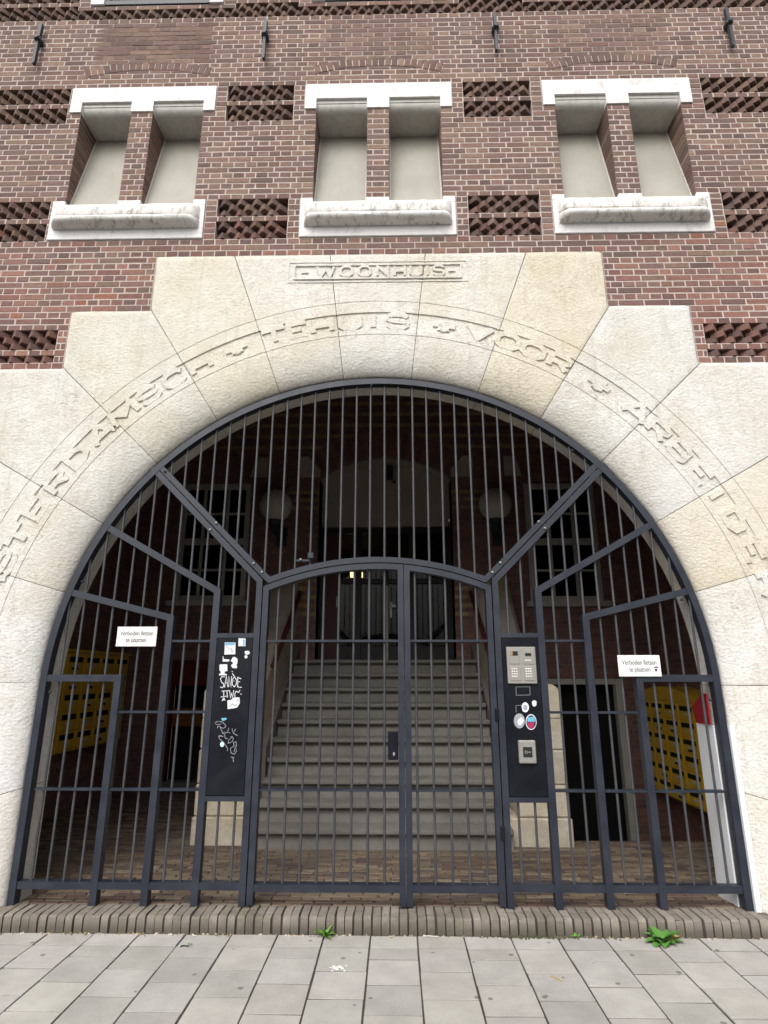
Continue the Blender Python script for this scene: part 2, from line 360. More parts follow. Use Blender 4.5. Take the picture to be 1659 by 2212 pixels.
    def prism(s, pts, y0, y1):                          # polygon in x-z, extruded in y
        n = len(pts); vs = [(x, y0, z) for x, z in pts] + [(x, y1, z) for x, z in pts]
        s.raw(vs, [tuple(range(n)), tuple(range(n, 2 * n))[::-1]] + [(i, n + i, n + (i + 1) % n, (i + 1) % n) for i in range(n)])
    def mesh(s, name, mat, smooth=None, recalc=True):
        me = bpy.data.meshes.new(name); me.from_pydata(s.v, [], s.f)
        me.materials.append(M[mat] if isinstance(mat, str) else mat)
        if any(c is not None for c in s.c):
            a = me.color_attributes.new('Col', 'FLOAT_COLOR', 'CORNER')
            buf = []
            for f, c in zip(s.f, s.c): buf += list(c or (0.2, 0.2, 0.2, 1)) * len(f)
            a.data.foreach_set('color', buf)
        if recalc:
            import bmesh
            bm = bmesh.new(); bm.from_mesh(me); bmesh.ops.remove_doubles(bm, verts=bm.verts, dist=1e-5) if smooth is not None else None
            bmesh.ops.recalc_face_normals(bm, faces=bm.faces); bm.to_mesh(me); bm.free()
        if smooth is not None:
            me.polygons.foreach_set('use_smooth', [True] * len(me.polygons)); me.set_sharp_from_angle(angle=R(smooth))
        me.update(); return me
    def build(s, name, mat, parent=None, smooth=None, kind=None, color=None, recalc=True):
        o = link(name, s.mesh(name, mat, smooth, recalc), parent)
        if kind: o['kind'] = kind
        if color: o.color = color
        return o
def boxo(name, mat, parent, *a, b=0.004):
    m_ = MB(); m_.bbox(*a, b=b) if b else m_.box(*a); return m_.build(name, mat, parent)

# ================================================================== ground
W = -0.08                    # front plane of the facade
FL = 0.10                    # level of the entrance floor and of the kerb top
pave = MB()
pave.box(-14, 14, -2.55, -0.10, -0.35, -0.0055); pave.bbox(-14, 14, -2.70, -2.55, -0.35, -0.004, b=.01)
pavement = pave.build('pavement', 'sand'); tag(pavement, 'grey concrete slab pavement in front of the arch', 'pavement', kind='structure')
st = MB(); st.box(-120, 120, -130, -2.70, -0.45, -0.12); st.box(-120, 120, 5.2, 120, -1.2, -0.9)  # out of view: pavement stops short and road is dark to cut bounce light
street = st.build('street', 'asphalt'); tag(street, 'street beyond the pavement', 'street', kind='structure')
slab_cache = {}
def slab_piece(h, v):
    if (h, v) not in slab_cache:
        mb = MB(); mb.bbox(-0.1448, 0.1448, -h / 2 + 0.0062, h / 2 - 0.0062, -0.05, 0.0, b=0.0012); slab_cache[(h, v)] = mb.mesh('paving_slab', 'slab')
    return slab_cache[(h, v)]
X0, Y0 = -0.0277, -0.325
for i in range(-13, 14):
    cx = X0 + 0.30 * i + 0.15
    cuts = [-0.146, Y0] + ([Y0 - 0.15] if i % 2 == 0 else [])
    while cuts[-1] > -2.25: cuts.append(cuts[-1] - 0.30)
    for ya, yb in zip(cuts[:-1], cuts[1:]):
        if ya < -2.0 and abs(cx) > 4: continue
        o = link('paving_slab', slab_piece(round(ya - yb, 3), random.randint(0, 2)), pavement)
        o.location = (cx + random.uniform(-.0015, .0015), (ya + yb) / 2, random.uniform(-0.0015, 0.0025)); o.rotation_euler = (R(random.uniform(-.4, .4)), R(random.uniform(-.35, .35)), R(random.uniform(-.35, .35)))
        t = random.uniform(0.88, 1.08); o.color = (t, t * random.uniform(.98, 1.0), t * random.uniform(.96, 1.0), 1)

# kerb of bricks on edge
kerb = thing('kerb', 'worn brick-on-edge step between pavement and gate', 'kerb', (0, -0.04, 0), kind='structure')
mb = MB(); mb.box(-6, 6, -0.125, 0.09, -0.3, FL - 0.008); mb.build('bedding', 'sand', kerb)
KP = 0.0594
def kerb_mesh(y0, y1, front, seed):
    rnd = random.Random(seed); w2 = KP / 2 - rnd.uniform(0.0035, 0.006)
    prof = [(y1, FL - 0.09), (y1, FL + 0.0)]
    if front: prof += [(y0 + 0.030, FL + 0.001), (y0 + 0.012, FL - 0.004), (y0 + 0.003, FL - 0.014), (y0, FL - 0.030), (y0 + 0.002, -0.03)]
    else: prof += [(y0, FL + 0.001), (y0, FL - 0.09)]
    n = len(prof); mb = MB(); vs = []
    for sx in (-1, 1):
        for (y, z) in prof: vs.append((sx * w2 + rnd.uniform(-.0015, .0015), y + rnd.uniform(-.002, .002), z + rnd.uniform(-.003, .003)))
    mb.raw(vs, [tuple(range(n)), tuple(range(n, 2 * n))[::-1]] + [(i, n + i, n + (i + 1) % n, (i + 1) % n) for i in range(n)])
    return mb.mesh('kerb_brick', 'kerb', smooth=35)
k_full = [kerb_mesh(-0.138, 0.062, True, i) for i in range(6)]; k_front = [kerb_mesh(-0.138, -0.042, True, 20 + i) for i in range(4)]; k_back = [kerb_mesh(-0.034, 0.062, False, 40 + i) for i in range(4)]
for i in range(-62, 63):
    x = i * KP + 0.01
    t = random.uniform(0.75, 1.15); c = (0.215 * t, 0.190 * t, 0.165 * t * random.uniform(.94, 1.02), 1)
    for me in ([random.choice(k_full)] if random.random() < 0.62 else [random.choice(k_front), random.choice(k_back)]):
        o = link('kerb_brick', me, kerb); o.location = (x + random.uniform(-.002, .002), random.uniform(-.006, .004), random.uniform(-.004, .003)); o.rotation_euler = (0, 0, R(random.uniform(-1.6, 1.6))); o.color = c

# entrance floor of clinkers on edge
floor = thing('entrance_floor', 'brown clinker floor of the entrance hall', 'floor', (0, 1, FL), kind='structure')
mb = MB(); mb.box(-3.9, 3.9, 0.062, 1.80, -0.3, FL - 0.010); mb.box(-3.9, -1.2, 1.80, 4.1, -0.3, FL - 0.010); mb.build('bedding', 'sand', floor)
pal_k = [(0.20, 0.145, 0.10), (0.23, 0.175, 0.12), (0.15, 0.10, 0.08), (0.18, 0.14, 0.105), (0.12, 0.09, 0.08), (0.25, 0.20, 0.145)]
pav_mesh = []
for i in range(8):
    mb = MB(); dx, dz = random.uniform(0, .004), random.uniform(-.003, .003); mb.bbox(-0.102 + dx, 0.102 - dx, -0.0255, 0.0255, -0.05, dz, b=0.004); pav_mesh.append(mb.mesh('floor_brick', 'klinker'))
cand = []
row = 0; y = 0.092
while y < 4.08:
    off = (0.105 if row % 2 else 0.0) + random.uniform(-.02, .02)
    for i in range(-20, 20):
        x = off + i * 0.211
        if abs(x) > 3.8 or (y > 1.78 and x > -1.75) or (abs(x) > 2.62 and y < 0.30) or (abs(x) < 1.16 and y > 1.40) : continue
        cand.append((x, y))
    y += 0.0565; row += 1
cand.sort(key=lambda p_: (not inframe((p_[0], p_[1], FL)), (p_[0] - CAM[0]) ** 2 + (p_[1] - CAM[1]) ** 2))
fm = MB()
for i, (x, y) in enumerate(cand):
    c = random.choice(pal_k); t = random.uniform(.8, 1.15); c = (c[0] * t, c[1] * t, c[2] * t, 1)
    if i < 300:
        o = link('floor_brick', random.choice(pav_mesh), floor); o.location = (x, y, FL + random.uniform(-.002, .002)); o.rotation_euler = (R(random.uniform(-2, 2)), R(random.uniform(-.6, .6)), R(random.uniform(-1, 1))); o.color = c
    else: fm.box(x - .101, x + .101, y - .0255, y + .0255, FL - .05, FL + random.uniform(-.004, .002), c)
fm.build('floor_bricks', 'klinker_mesh', floor, kind='stuff')

# ================================================================== brick facade
C = 0.0618; Z0 = 5.25; HB = 0.1094; JT = 0.0108
def zc(k): return Z0 + k * C
facade = thing('brick_facade', 'brown brick facade with white-stone windows above the stone arch', 'building', (0, 0, 0))
WINX = (-2.305, 0.0, 2.305)
def cutiv(iv, a, b):
    out = []
    for (x0, x1, d0, d1) in iv:
        if b <= x0 or a >= x1: out.append((x0, x1, d0, d1)); continue
        if a > x0: out.append((x0, a, d0, 0))
        if b < x1: out.append((b, x1, 0, d1))
    return out
def setdeep(iv, a, side):
    return [(x0, x1, (1 if side == 'r' and abs(x0 - a) < 1e-6 else d0), (1 if side == 'l' and abs(x1 - a) < 1e-6 else d1)) for (x0, x1, d0, d1) in iv]
XE = 4.35
DT = []            # dog-tooth strips (x0, x1, k)
def dog_at(k):
    out = []
    up = k in (25, 26, 27, 29, 30, 31); lo = k in (3, 4, 5, 7, 8, 9)
    if up or lo: out += [(-XE, -3.305 + 0.26 - 0.0, 'l'), (-1.4825, -0.8265, 'm'), (0.8265, 1.4825, 'm'), (3.045 + 0.085, XE, 'r')]
    if k in (-15, -14, -13, -17): out += [(-XE, -2.775, 'l'), (2.775, XE, 'r')]
    if k in (47, 48): out += [(-XE, XE, 'f')]
    if k in (49, 51, 52, 53): out += [(-XE, -3.13, 'l'), (-1.4825, -0.8265, 'm'), (0.8265, 1.4825, 'm'), (3.13, XE, 'r')]
    return out
def arch_cut(k):
    # relieving arches of bricks on end above each window
    out = []; zm = zc(k) + C / 2
    for cx in WINX:
        Ri, Ro, zcn = 2.205, 2.272, 5.275
        if not (7.34 < zm < 7.59): continue
        h = zm - zcn
        xo = math.sqrt(max(Ro ** 2 - h * h, 0)) if Ro > h else 0; xi = math.sqrt(max(Ri ** 2 - h * h, 0)) if Ri > h else 0
        xo = min(xo, 0.635)
        if xo <= 0 or xi >= 0.64: continue
        if xi <= 0.02: out.append((cx - xo, cx + xo))
        else: out += [(cx - xo, cx - xi), (cx + xi, cx + xo)]
    return out
BR = []; mort = MB(); recess_shade = MB(); DEEP = 0.32
def brick_colour(x, z, rnd=random):
    t = min(1, max(0, (z - 4.6) / 1.2))
    low = [(0.225, 0.110, 0.092), (0.20, 0.102, 0.09), (0.15, 0.09, 0.085), (0.24, 0.125, 0.10), (0.185, 0.105, 0.098)]
    upp = [(0.175, 0.105, 0.090), (0.150, 0.095, 0.085), (0.135, 0.092, 0.085), (0.195, 0.125, 0.10), (0.165, 0.11, 0.10), (0.205, 0.138, 0.108)]
    a, b = rnd.choice(low), rnd.choice(upp); c = a if rnd.random() > t else b
    s = rnd.uniform(0.74, 1.24) * 1.10
    if z < 5.6 and rnd.random() < 0.008: c = (0.24, 0.10, 0.065)
    return (c[0] * s, c[1] * s * rnd.uniform(.96, 1.04), c[2] * s * .94, 1)
for k in range(-40, 56):
    z0, z1 = zc(k), zc(k + 1)
    iv = [(-XE, XE, 0, 0)]
    if k < 0:                                            # stepped outline of the stone arch
        hw = 1.985 if k >= -9 else (2.682 if k >= -18 else 3.40)
        iv = cutiv(iv, -hw - 0.004, hw + 0.004)
    for cx in WINX:
        if 3 <= k < 10: iv = cutiv(iv, cx - 0.716, cx + 0.716)
        if 27 <= k < 32: iv = cutiv(iv, cx - 0.716, cx + 0.716)
        if 10 <= k < 27:
            iv = cutiv(iv, cx - 0.60, cx - 0.107); iv = cutiv(iv, cx + 0.107, cx + 0.60)
            for a, sd_ in ((cx - 0.60, 'l'), (cx - 0.107, 'r'), (cx + 0.107, 'l'), (cx + 0.60, 'r')): iv = setdeep(iv, a, sd_)
    if k >= 50:
        for cx in WINX: iv = cutiv(iv, cx - 0.70, cx + 0.70)
    dogs = dog_at(k)
    for (a, b, kind) in dogs:
        iv = cutiv(iv, a, b); DT.append((max(a, -XE), min(b, XE), k))
        recess_shade.box(a, b, W + 0.066, DEEP, z0, z1)
    below = dog_at(k - 1)
    for (x0, x1, d0, d1) in iv:
        cuts_ = sorted({x0, x1} | {q for (a, b, _) in below for q in (a, b) if x0 < q < x1})
        for xa, xb in zip(cuts_[:-1], cuts_[1:]):
            over = any(a - 1e-6 <= xa and xb <= b + 1e-6 for (a, b, _) in below)
            mort.box(xa + (0.004 if d0 and xa == x0 else 0), xb - (0.004 if d1 and xb == x1 else 0), W + 0.0018, DEEP, z0 + (0.012 if over else 0), z1)
            if over: recess_shade.box(xa, xb, W + 0.074, DEEP - .002, z0 - .0005, z0 + .013)
    for (a, b) in arch_cut(k): iv = cutiv(iv, a, b)
    for (x0, x1, d0, d1) in iv:
        L = x1 - x0
        if L < 0.02: continue
        pitch = HB if k % 2 == 0 else 2 * HB
        anchor = 0.716 + (0.0 if k % 2 == 0 else HB / 2)
        js = [x0]; j = math.ceil((x0 - anchor) / pitch + 1e-6)
        while True:
            xx = anchor + j * pitch
            if xx > x1 - 0.03: break
            if xx > x0 + 0.03: js.append(xx + random.uniform(-.004, .004))
            j += 1
        js.append(x1)
        for a, b in zip(js[:-1], js[1:]):
            dp = DEEP - 0.01 if (d0 and a == x0) or (d1 and b == x1) else (0.078 if below else 0.05)
            BR.append((a + (0 if (a == x0 and d0) else JT / 2), b - (0 if (b == x1 and d1) else JT / 2), z0 + JT / 2, z1 - JT / 2, dp))
mort.build('mortar', 'mortar', facade); recess_shade.build('recess_backing', 'joint_shade', facade)  # near-black backing paints the shade inside the dog-tooth recesses
def brick_geo(L, H, dp, rnd, jit=0.0018, ch=0.0022):
    # chamfered front, local origin at the centre of the front face
    x, z = L / 2, H / 2; j = lambda s=jit: rnd.uniform(-s, s)
    vs = []
    for (ix, iz, yy) in ((0, 0, dp), (0, 0, ch), (ch * 1.2, ch, 0)):
        for sx, sz in ((-1, -1), (1, -1), (1, 1), (-1, 1)):
            vs.append((sx * (x - ix) + j(), yy + (j(0.001) if yy < dp else 0), sz * (z - iz) + j()))
    fs = [(8, 9, 10, 11)]
    for a in (0, 4):
        for i in range(4): fs.append((a + i, a + (i + 1) % 4, a + 4 + (i + 1) % 4, a + 4 + i))
    return vs, fs
BR.sort(key=lambda b: (not inframe(((b[0] + b[1]) / 2, W, (b[2] + b[3]) / 2), 5), -(b[1] - b[0]) * 1.0 / ((b[0] + b[1]) ** 2 / 4 + (b[2] - CAM[2]) ** 2 + 20)))
cache = {}; bm_ = MB(); rnd = random.Random(3)
for i, (a, b, z0, z1, dp) in enumerate(BR):
    L, H = b - a, z1 - z0; cxx, czz = (a + b) / 2, (z0 + z1) / 2; c = brick_colour(cxx, czz, rnd)
    push = rnd.uniform(-0.0018, 0.0010)
    if i < 300:
        key = (round(L, 2), dp, rnd.randint(0, 3))
        if key not in cache:
            mb = MB(); mb.raw(*brick_geo(L, H, dp, rnd)); cache[key] = (mb.mesh('brick', 'brick'), L)
        me, L0 = cache[key]
        o = link('brick', me, facade); o.location = (cxx, W + push, czz); o.scale = (L / L0, 1, 1); o.color = c
    else:
        vs, fs = brick_geo(L, H, dp, rnd); bm_.raw([(cxx + v[0], W + push + v[1], czz + v[2]) for v in vs], fs, c)
bm_.build('brickwork', 'brick_mesh', facade, kind='stuff')

# dog-tooth panels: bricks at 45 degrees in plan, alternate courses shifted
tooth = []
for i in range(5):
    mb = MB(); h = C / 2 - JT / 2 + 0.002; r = 0.0705 - random.uniform(0, .004); ch = 0.006
    pts = [(-r, 0), (-ch, -r + ch), (ch, -r + ch), (r, 0), (ch, r), (-ch, r)]
    n = len(pts); vs = [(x + random.uniform(-.002, .002), y, -h) for x, y in pts] + [(x + random.uniform(-.002, .002), y, h) for x, y in pts]
    mb.raw(vs, [tuple(range(n)), tuple(range(n, 2 * n))] + [(q, (q + 1) % n, n + (q + 1) % n, n + q) for q in range(n)])
    tooth.append(mb.mesh('tooth_brick', 'brick'))
groups = {}
for (a, b, k) in DT:
    band = 'u' if 25 <= k < 32 else 'l' if 3 <= k < 10 else 's' if k < 0 else 'f'
    groups.setdefault((band, 'all' if band == 'f' else round((max(a, -3.9) + min(b, 3.9)) / 2)), []).append((a, b, k))
tooth_n = 0
for key, strips in groups.items():
    zmin = min(zc(k) for _, _, k in strips)
    pn = bpy.data.objects.new('dogtooth_panel', None); col.objects.link(pn); pn.parent = facade; pn.matrix_parent_inverse = PINV[facade.name]
    sm = MB()
    for (a, b, k) in strips:
        P = 0.1458; nfull = (b - a) / P
        x = (a if b < 4 else b) ; 
        sgn = 1 if a > -4 else -1
        start = a if sgn == 1 else b
        off = 0.5 if (k % 2) else 0.0
        for i in range(int((b - a) / P) + 2):
            xx = start + sgn * P * (i + off)
            if xx < a + 0.02 or xx > b - 0.02 or not inframe((xx, W, zc(k)), 25): continue
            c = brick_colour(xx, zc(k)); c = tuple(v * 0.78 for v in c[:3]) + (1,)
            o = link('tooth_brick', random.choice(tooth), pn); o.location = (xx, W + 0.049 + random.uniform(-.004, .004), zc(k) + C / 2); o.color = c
# bricks on end of the relieving arches
for cx in WINX:
    pn = bpy.data.objects.new('relieving_arch', None); col.objects.link(pn); pn.parent = facade; pn.matrix_parent_inverse = PINV[facade.name]
    ra, n = math.asin(0.635 / 2.24), 20
    mb = MB(); mb.raw(*brick_geo(2 * ra * 2.24 / n - JT, 0.105, 0.05, rnd)); me = mb.mesh('arch_brick', 'brick')
    mb = MB(); mb.ribbon([(cx + 2.2375 * math.sin(-ra + 2 * ra * q / 16), 5.275 + 2.2375 * math.cos(-ra + 2 * ra * q / 16)) for q in range(17)], .124, W + .0015, W + .03); mb.build('arch_mortar', 'mortar', pn)
    for i in range(n):
        a = -ra + (i + .5) * 2 * ra / n
        o = link('arch_brick', me, pn); o.location = (cx + 2.2375 * math.sin(a), W - 0.004, 5.275 + 2.2375 * math.cos(a)); o.rotation_euler = (0, a, 0); o.color = brick_colour(0, 7.5)

# windows with sloping cream panels
for wi, cx in enumerate(WINX):
    wn = bpy.data.objects.new('window', None); col.objects.link(wn); wn.parent = facade; wn.matrix_parent_inverse = PINV[facade.name]
    zb, zt = zc(3), zc(10); lb, lt = zc(27), zc(32)
    # lintel with two rounded openings
    mb = MB(); F = W - 0.014
    mb.box(cx - 0.712, cx - 0.601, F, DEEP, lb + .003, lt - .004); mb.box(cx - 0.108, cx + 0.108, F, DEEP, lb + .003, lt - .004); mb.box(cx + 0.601, cx + 0.712, F, DEEP, lb + .003, lt - .004)
    for s in (-1, 1):
        x0, x1 = sorted((cx + s * 0.108, cx + s * 0.601))
        mb.box(x0, x1, F, DEEP, lb + 0.125, lt - .004)
        prof = [(F + 0.024, lb + 0.125), (F + 0.024, lb + 0.085)] + [(F + 0.03 + 0.075 * (1 - math.cos(t)), lb + 0.085 - 0.075 * math.sin(t)) for t in [R(q) for q in range(0, 91, 10)]] + [(DEEP, lb - 0.02), (DEEP, lb + 0.125)]
        n = len(prof); vs = [(x0 + 0.0005, y, z) for y, z in prof] + [(x1 - 0.0005, y, z) for y, z in prof]
        ms_ = MB(); ms_.raw(vs, [tuple(range(n)), tuple(range(n, 2 * n))] + [(i, (i + 1) % n, n + (i + 1) % n, n + i) for i in range(n)]); ms_.build('rounded_soffit', 'cream2', wn, smooth=30)
    mb.build('lintel', 'white_stone', wn, smooth=30)
    # sill block and moulded projecting sill
    mb = MB(); mb.bbox(cx - 0.712, cx + 0.712, F, DEEP, zb + .004, zt - .065, b=.005)
    mb.bbox(cx - 0.712, cx - 0.598, F, DEEP, zt - .068, zt, b=.005); mb.bbox(cx - 0.106, cx + 0.106, F, DEEP, zt - .068, zt, b=.005); mb.bbox(cx + 0.598, cx + 0.712, F, DEEP, zt - .068, zt, b=.005)
    mb.build('sill_block', 'white_stone', wn)
    mb = MB(); hw = 0.675
    prof = [(0.0, zt - 0.060), (0.035, zt - 0.080), (0.058, zt - 0.105), (0.066, zt - 0.130), (0.067, zt - 0.205), (0.062, zt - 0.212), (0.026, zt - 0.214), (0.026, zt - 0.236), (0.070, zt - 0.240), (0.096, zt - 0.250), (0.108, zt - 0.268), (0.106, zt - 0.288), (0.092, zt - 0.305), (0.060, zt - 0.318), (0.0, zt - 0.321)]
    path = [(-hw, 0.0)] + [(-hw + 0.10 * (1 - math.cos(R(t))), math.sin(R(t))) for t in (25, 50, 70, 90)] + [(-hw + 0.1 + (2 * hw - 0.2) * q / 14, 1.0) for q in range(1, 14)] + [(hw - 0.10 * (1 - math.cos(R(t))), math.sin(R(t))) for t in (90, 70, 50, 25)] + [(hw, 0.0)]
    vs = []
    for (u, s) in path:
        for (d, z) in prof: vs.append((cx + u, F + 0.01 - (d + 0.01) * s + 0.0 + random.uniform(-.0015, .0015), z + random.uniform(-.0015, .0015)))
    n = len(prof); fs = [(i * n + q, i * n + q + 1, (i + 1) * n + q + 1, (i + 1) * n + q) for i in range(len(path) - 1) for q in range(n - 1)]
    mb.raw(vs, fs); mb.build('moulded_sill', 'sill', wn, smooth=40)
    for s in (-1, 1):
        x0, x1 = sorted((cx + s * 0.106, cx + s * 0.602))
        mb = MB(); yb, yt = W + 0.045, W + 0.305; zt2 = lb - 0.015
        vs = [(x0, yb, zt - .068), (x1, yb, zt - .068), (x1, yt, zt2), (x0, yt, zt2), (x0, yb + .05, zt - .075), (x1, yb + .05, zt - .075), (x1, yt + .06, zt2), (x0, yt + .06, zt2)]
        mb.raw(vs, [(0, 1, 2, 3), (4, 5, 6, 7), (0, 1, 5, 4), (1, 2, 6, 5), (2, 3, 7, 6), (3, 0, 4, 7)]); pnl = mb.build('blind_panel', 'cream', wn)
        for sx in (x0 + 0.008, x1 - 0.008):
            mb = MB(); vs = []
            for dx in (-.007, .007):
                for (y, z) in ((yb - .008, zt - .068), (yb + .01, zt - .066), (yt + .01, zt2), (yt - .008, zt2)): vs.append((sx + dx, y, z))
            mb.raw(vs, [(0, 1, 2, 3), (4, 5, 6, 7), (0, 1, 5, 4), (1, 2, 6, 5), (2, 3, 7, 6), (3, 0, 4, 7)]); mb.build('edge_strip', 'frame_white', wn)
# lower corners of the next window row, cut by the top of the picture
for cx in WINX[:2]:
    wn = bpy.data.objects.new('upper_window', None); col.objects.link(wn); wn.parent = facade; wn.matrix_parent_inverse = PINV[facade.name]
    z = zc(50)
    for s in (-1, 1):
        a, b = sorted((cx + s * 0.552, cx + s * 0.695)); boxo('sill_corner', 'white_stone', wn, a, b, W - 0.02, DEEP, z + .004, z + 0.45)
    boxo('glazing', 'dark', wn, cx - 0.55, cx + 0.55, W + 0.06, DEEP, z + 0.02, z + 0.45); boxo('sill', 'iron', wn, cx - 0.55, cx + 0.55, W - 0.01, W + 0.058, z + 0.008, z + 0.07)

# iron wall anchors
for i, (x, zt, zb, lab) in enumerate(((-3.44, 8.03, 7.50, 'black iron wall anchor at the far left above the window row'), (-1.14, 8.03, 7.51, 'black iron wall anchor between left and middle window'), (1.17, 8.05, 7.56, 'black iron wall anchor between middle and right window'), (3.48, 8.06, 7.56, 'black iron wall anchor at the far right above the window row'))):
    t = thing('wall_anchor', lab, 'wall anchor', (x, W, (zt + zb) / 2), 'iron wall anchors')
    zm = zb + (zt - zb) * 0.60
    mb = MB(); y = W - 0.05
    vs = []
    for (z, h) in ((zb, .009), (zb + .02, .014), (zm, .012), (zt - .02, .016), (zt, .013)):
        vs += [(x - h, y - .018, z), (x + h, y - .018, z), (x + h, y + .018, z), (x - h, y + .018, z)]
    fs = [(a * 4 + q, a * 4 + (q + 1) % 4, a * 4 + 4 + (q + 1) % 4, a * 4 + 4 + q) for a in range(4) for q in range(4)] + [(0, 1, 2, 3), (16, 17, 18, 19)]
    mb.raw(vs, fs); mb.build('bar', 'iron', t)
    mb = MB(); mb.bbox(x - .034, x + .034, W - .085, W + .0, zm - .024, zm + .024, b=.014); mb.lathe((x, W, zm), [(.02, -.098), (.024, -.085), (.024, -.05)], 10, 'y'); mb.build('boss', 'iron', t)

# ================================================================== stone arch
arch = thing('stone_arch', 'pale limestone arch of large voussoirs with carved lettering', 'stone arch', (0, 0.1, FL))
CZ = 1.54; RI = 2.545; R2, R1 = 2.90, 3.225; RA, RB = 2.949, 3.115; SD = 0.235
def rout(th):
    c, s = math.cos(th), math.sin(th); ac = abs(c)
    if s * 1.985 >= ac * 3.71: return 3.71 / s                       # top edge
    if s * 1.985 >= ac * (zc(-9) - CZ): return 1.985 / ac
    if s * 2.682 >= ac * (zc(-9) - CZ): return (zc(-9) - CZ) / s
    if s * 2.682 >= ac * (zc(-18) - CZ): return 2.682 / ac
    if s * 3.40 >= ac * (zc(-18) - CZ): return (zc(-18) - CZ) / s
    return 3.40 / ac
corner = [math.atan2(3.71, 1.985), math.atan2(zc(-9) - CZ, 1.985), math.atan2(zc(-9) - CZ, 2.682), math.atan2(zc(-18) - CZ, 2.682), math.atan2(zc(-18) - CZ, 3.4)]
corner = corner + [math.pi - a for a in corner]
FR = W - 0.006
def profile(ro, rng=None):
    # (r, y) from the back of the soffit round the roll to the outer edge
    pr = [(2.487, SD), (2.487, 0.17), (2.487, 0.092), (RI + 0.012, 0.0915), (RI + 0.012, 0.062)]
    for q in range(0, 91, 9):
        t = R(90 - q); pr.append((2.885 - (2.885 - RI) * math.sin(t), FR + 0.125 * (1 - math.cos(t))))
    pr[-1] = (R2 - 0.004, FR)
    pr += [(R2 - 0.0035, FR + .006), (R2 + 0.0025, FR + .006), (R2 + 0.003, FR), (RA - .001, FR), (RA, FR + 0.011)]
    pr += [(RA + (RB - RA) * q / 5, FR + 0.011) for q in range(1, 6)] + [(RB + .001, FR), ((RB + R1) / 2, FR), (R1 - .003, FR), (R1 - .0025, FR + .006), (R1 + .0025, FR + .006), (R1 + .003, FR)]
    n = 16
    pr += [(R1 + 0.02 + (ro - 0.012 - R1 - 0.02) * q / n, FR) for q in range(n + 1)] + [(ro - .004, FR + .004), (ro, FR + .014), (ro, SD)]
    return pr
def rough(P, amp):
    return amp * (noise.noise(Vector(P) * 9) * 0.5 + noise.noise(Vector(P) * 26) * 0.5)
def voussoir(a0, a1, tone):
    gap = 0.0026
    lo, hi = sorted((a0, a1)); st_ = [lo + gap / 3 + 0 * 1]
    n = max(6, int((hi - lo) / R(0.75))); st_ = [lo + gap / 3.2 * 1.0 + (hi - lo - 2 * gap / 3.2) * i / n for i in range(n + 1)]
    for c_ in corner:
        for e in (-0.0012, 0.0012):
            if st_[0] + .002 < c_ + e < st_[-1] - .002: st_.append(c_ + e)
    st_.sort(); vs = []; np_ = None
    for si, th in enumerate(st_):
        pr = profile(rout(th)); np_ = len(pr); edge = 0.003 if si in (0, len(st_) - 1) else 0.0
        for pi_, (r, y) in enumerate(pr):
            x, z = r * math.cos(th), CZ + r * math.sin(th)
            amp = 0.0035 if (r > R1 + .02 or r < R2 - .02) and y < 0.05 else 0.0008
            d = rough((x, y, z), amp)
            front = y < 0.03
            vs.append((x, y + (d if front else 0) + edge * (1 if front else 0), z - (0 if front else d)))
    fs = [(i * np_ + q, (i + 1) * np_ + q, (i + 1) * np_ + q + 1, i * np_ + q + 1) for i in range(len(st_) - 1) for q in range(np_ - 1)]
    fs += [tuple(range(np_)), tuple((len(st_) - 1) * np_ + q for q in range(np_))]
    mb = MB(); mb.raw(vs, fs); o = mb.build('voussoir', 'stone', arch, smooth=38); o.color = tone; return o
JA = [R(a) for a in (0.3, 16.0, 29.5, 43.9, 57.65, 70.4, 83.45)]
JL = [R(a) for a in (96.55, 109.1, 122.05, 135.75, 150.25, 163.8, 179.4)]
joints = JA + JL
tones = [(1.05, 1.05, 1.06, 1), (1.02, .97, .86, 1), (1.03, 1.02, 1.0, 1), (1.02, 1.02, 1.0, 1), (1.02, .97, .85, 1), (1.04, 1.02, .96, 1), (1.06, 1.05, 1.02, 1), (1.05, 1.03, .98, 1), (1.03, 1.0, .90, 1), (1.0, .985, .91, 1), (1.0, .99, .95, 1), (1.02, 1.01, .98, 1), (1.05, 1.05, 1.06, 1)]
VOUS = []
for i in range(len(joints) - 1):
    VOUS.append((joints[i], joints[i + 1], voussoir(joints[i], joints[i + 1], tones[i % len(tones)])))
# jamb stones below the springing
for s in (-1, 1):
    spring = CZ + (0.013 if s > 0 else 0.03)
    tilt = 0.275
    lv = [lambda r: spring, lambda r: 0.84 - (r - RI) * tilt, lambda r: FL + 0.0]
    for b in range(2):
        n = 14; vs = []; pr = profile(3.40); np_ = len(pr)
        for i in range(n + 1):
            t = i / n
            for (r, y) in pr:
                za, zb_ = lv[b](r) - .0022, lv[b + 1](r) + (.0022 if b == 0 else 0); z = za + (zb_ - za) * t
                foot = 0.0
                amp = 0.0035 if (r > R1 + .02 or r < R2 - .02) and y < 0.05 else 0.0008; d = rough((s * r, y, z), amp); fr_ = y < .03
                vs.append((s * (r + (0 if fr_ else d)), y + (d if fr_ else 0) + (0.003 if i in (0, n) and fr_ else 0), z))
        fs = [(i * np_ + q, (i + 1) * np_ + q, (i + 1) * np_ + q + 1, i * np_ + q + 1) for i in range(n) for q in range(np_ - 1)] + [tuple(range(np_)), tuple(n * np_ + q for q in range(np_))]
        mb = MB(); mb.raw(vs, fs); o = mb.build('jamb_stone', 'stone', arch, smooth=38); o.color = ((1.05, 1.05, 1.06, 1), (1.0, .98, .94, 1))[b]
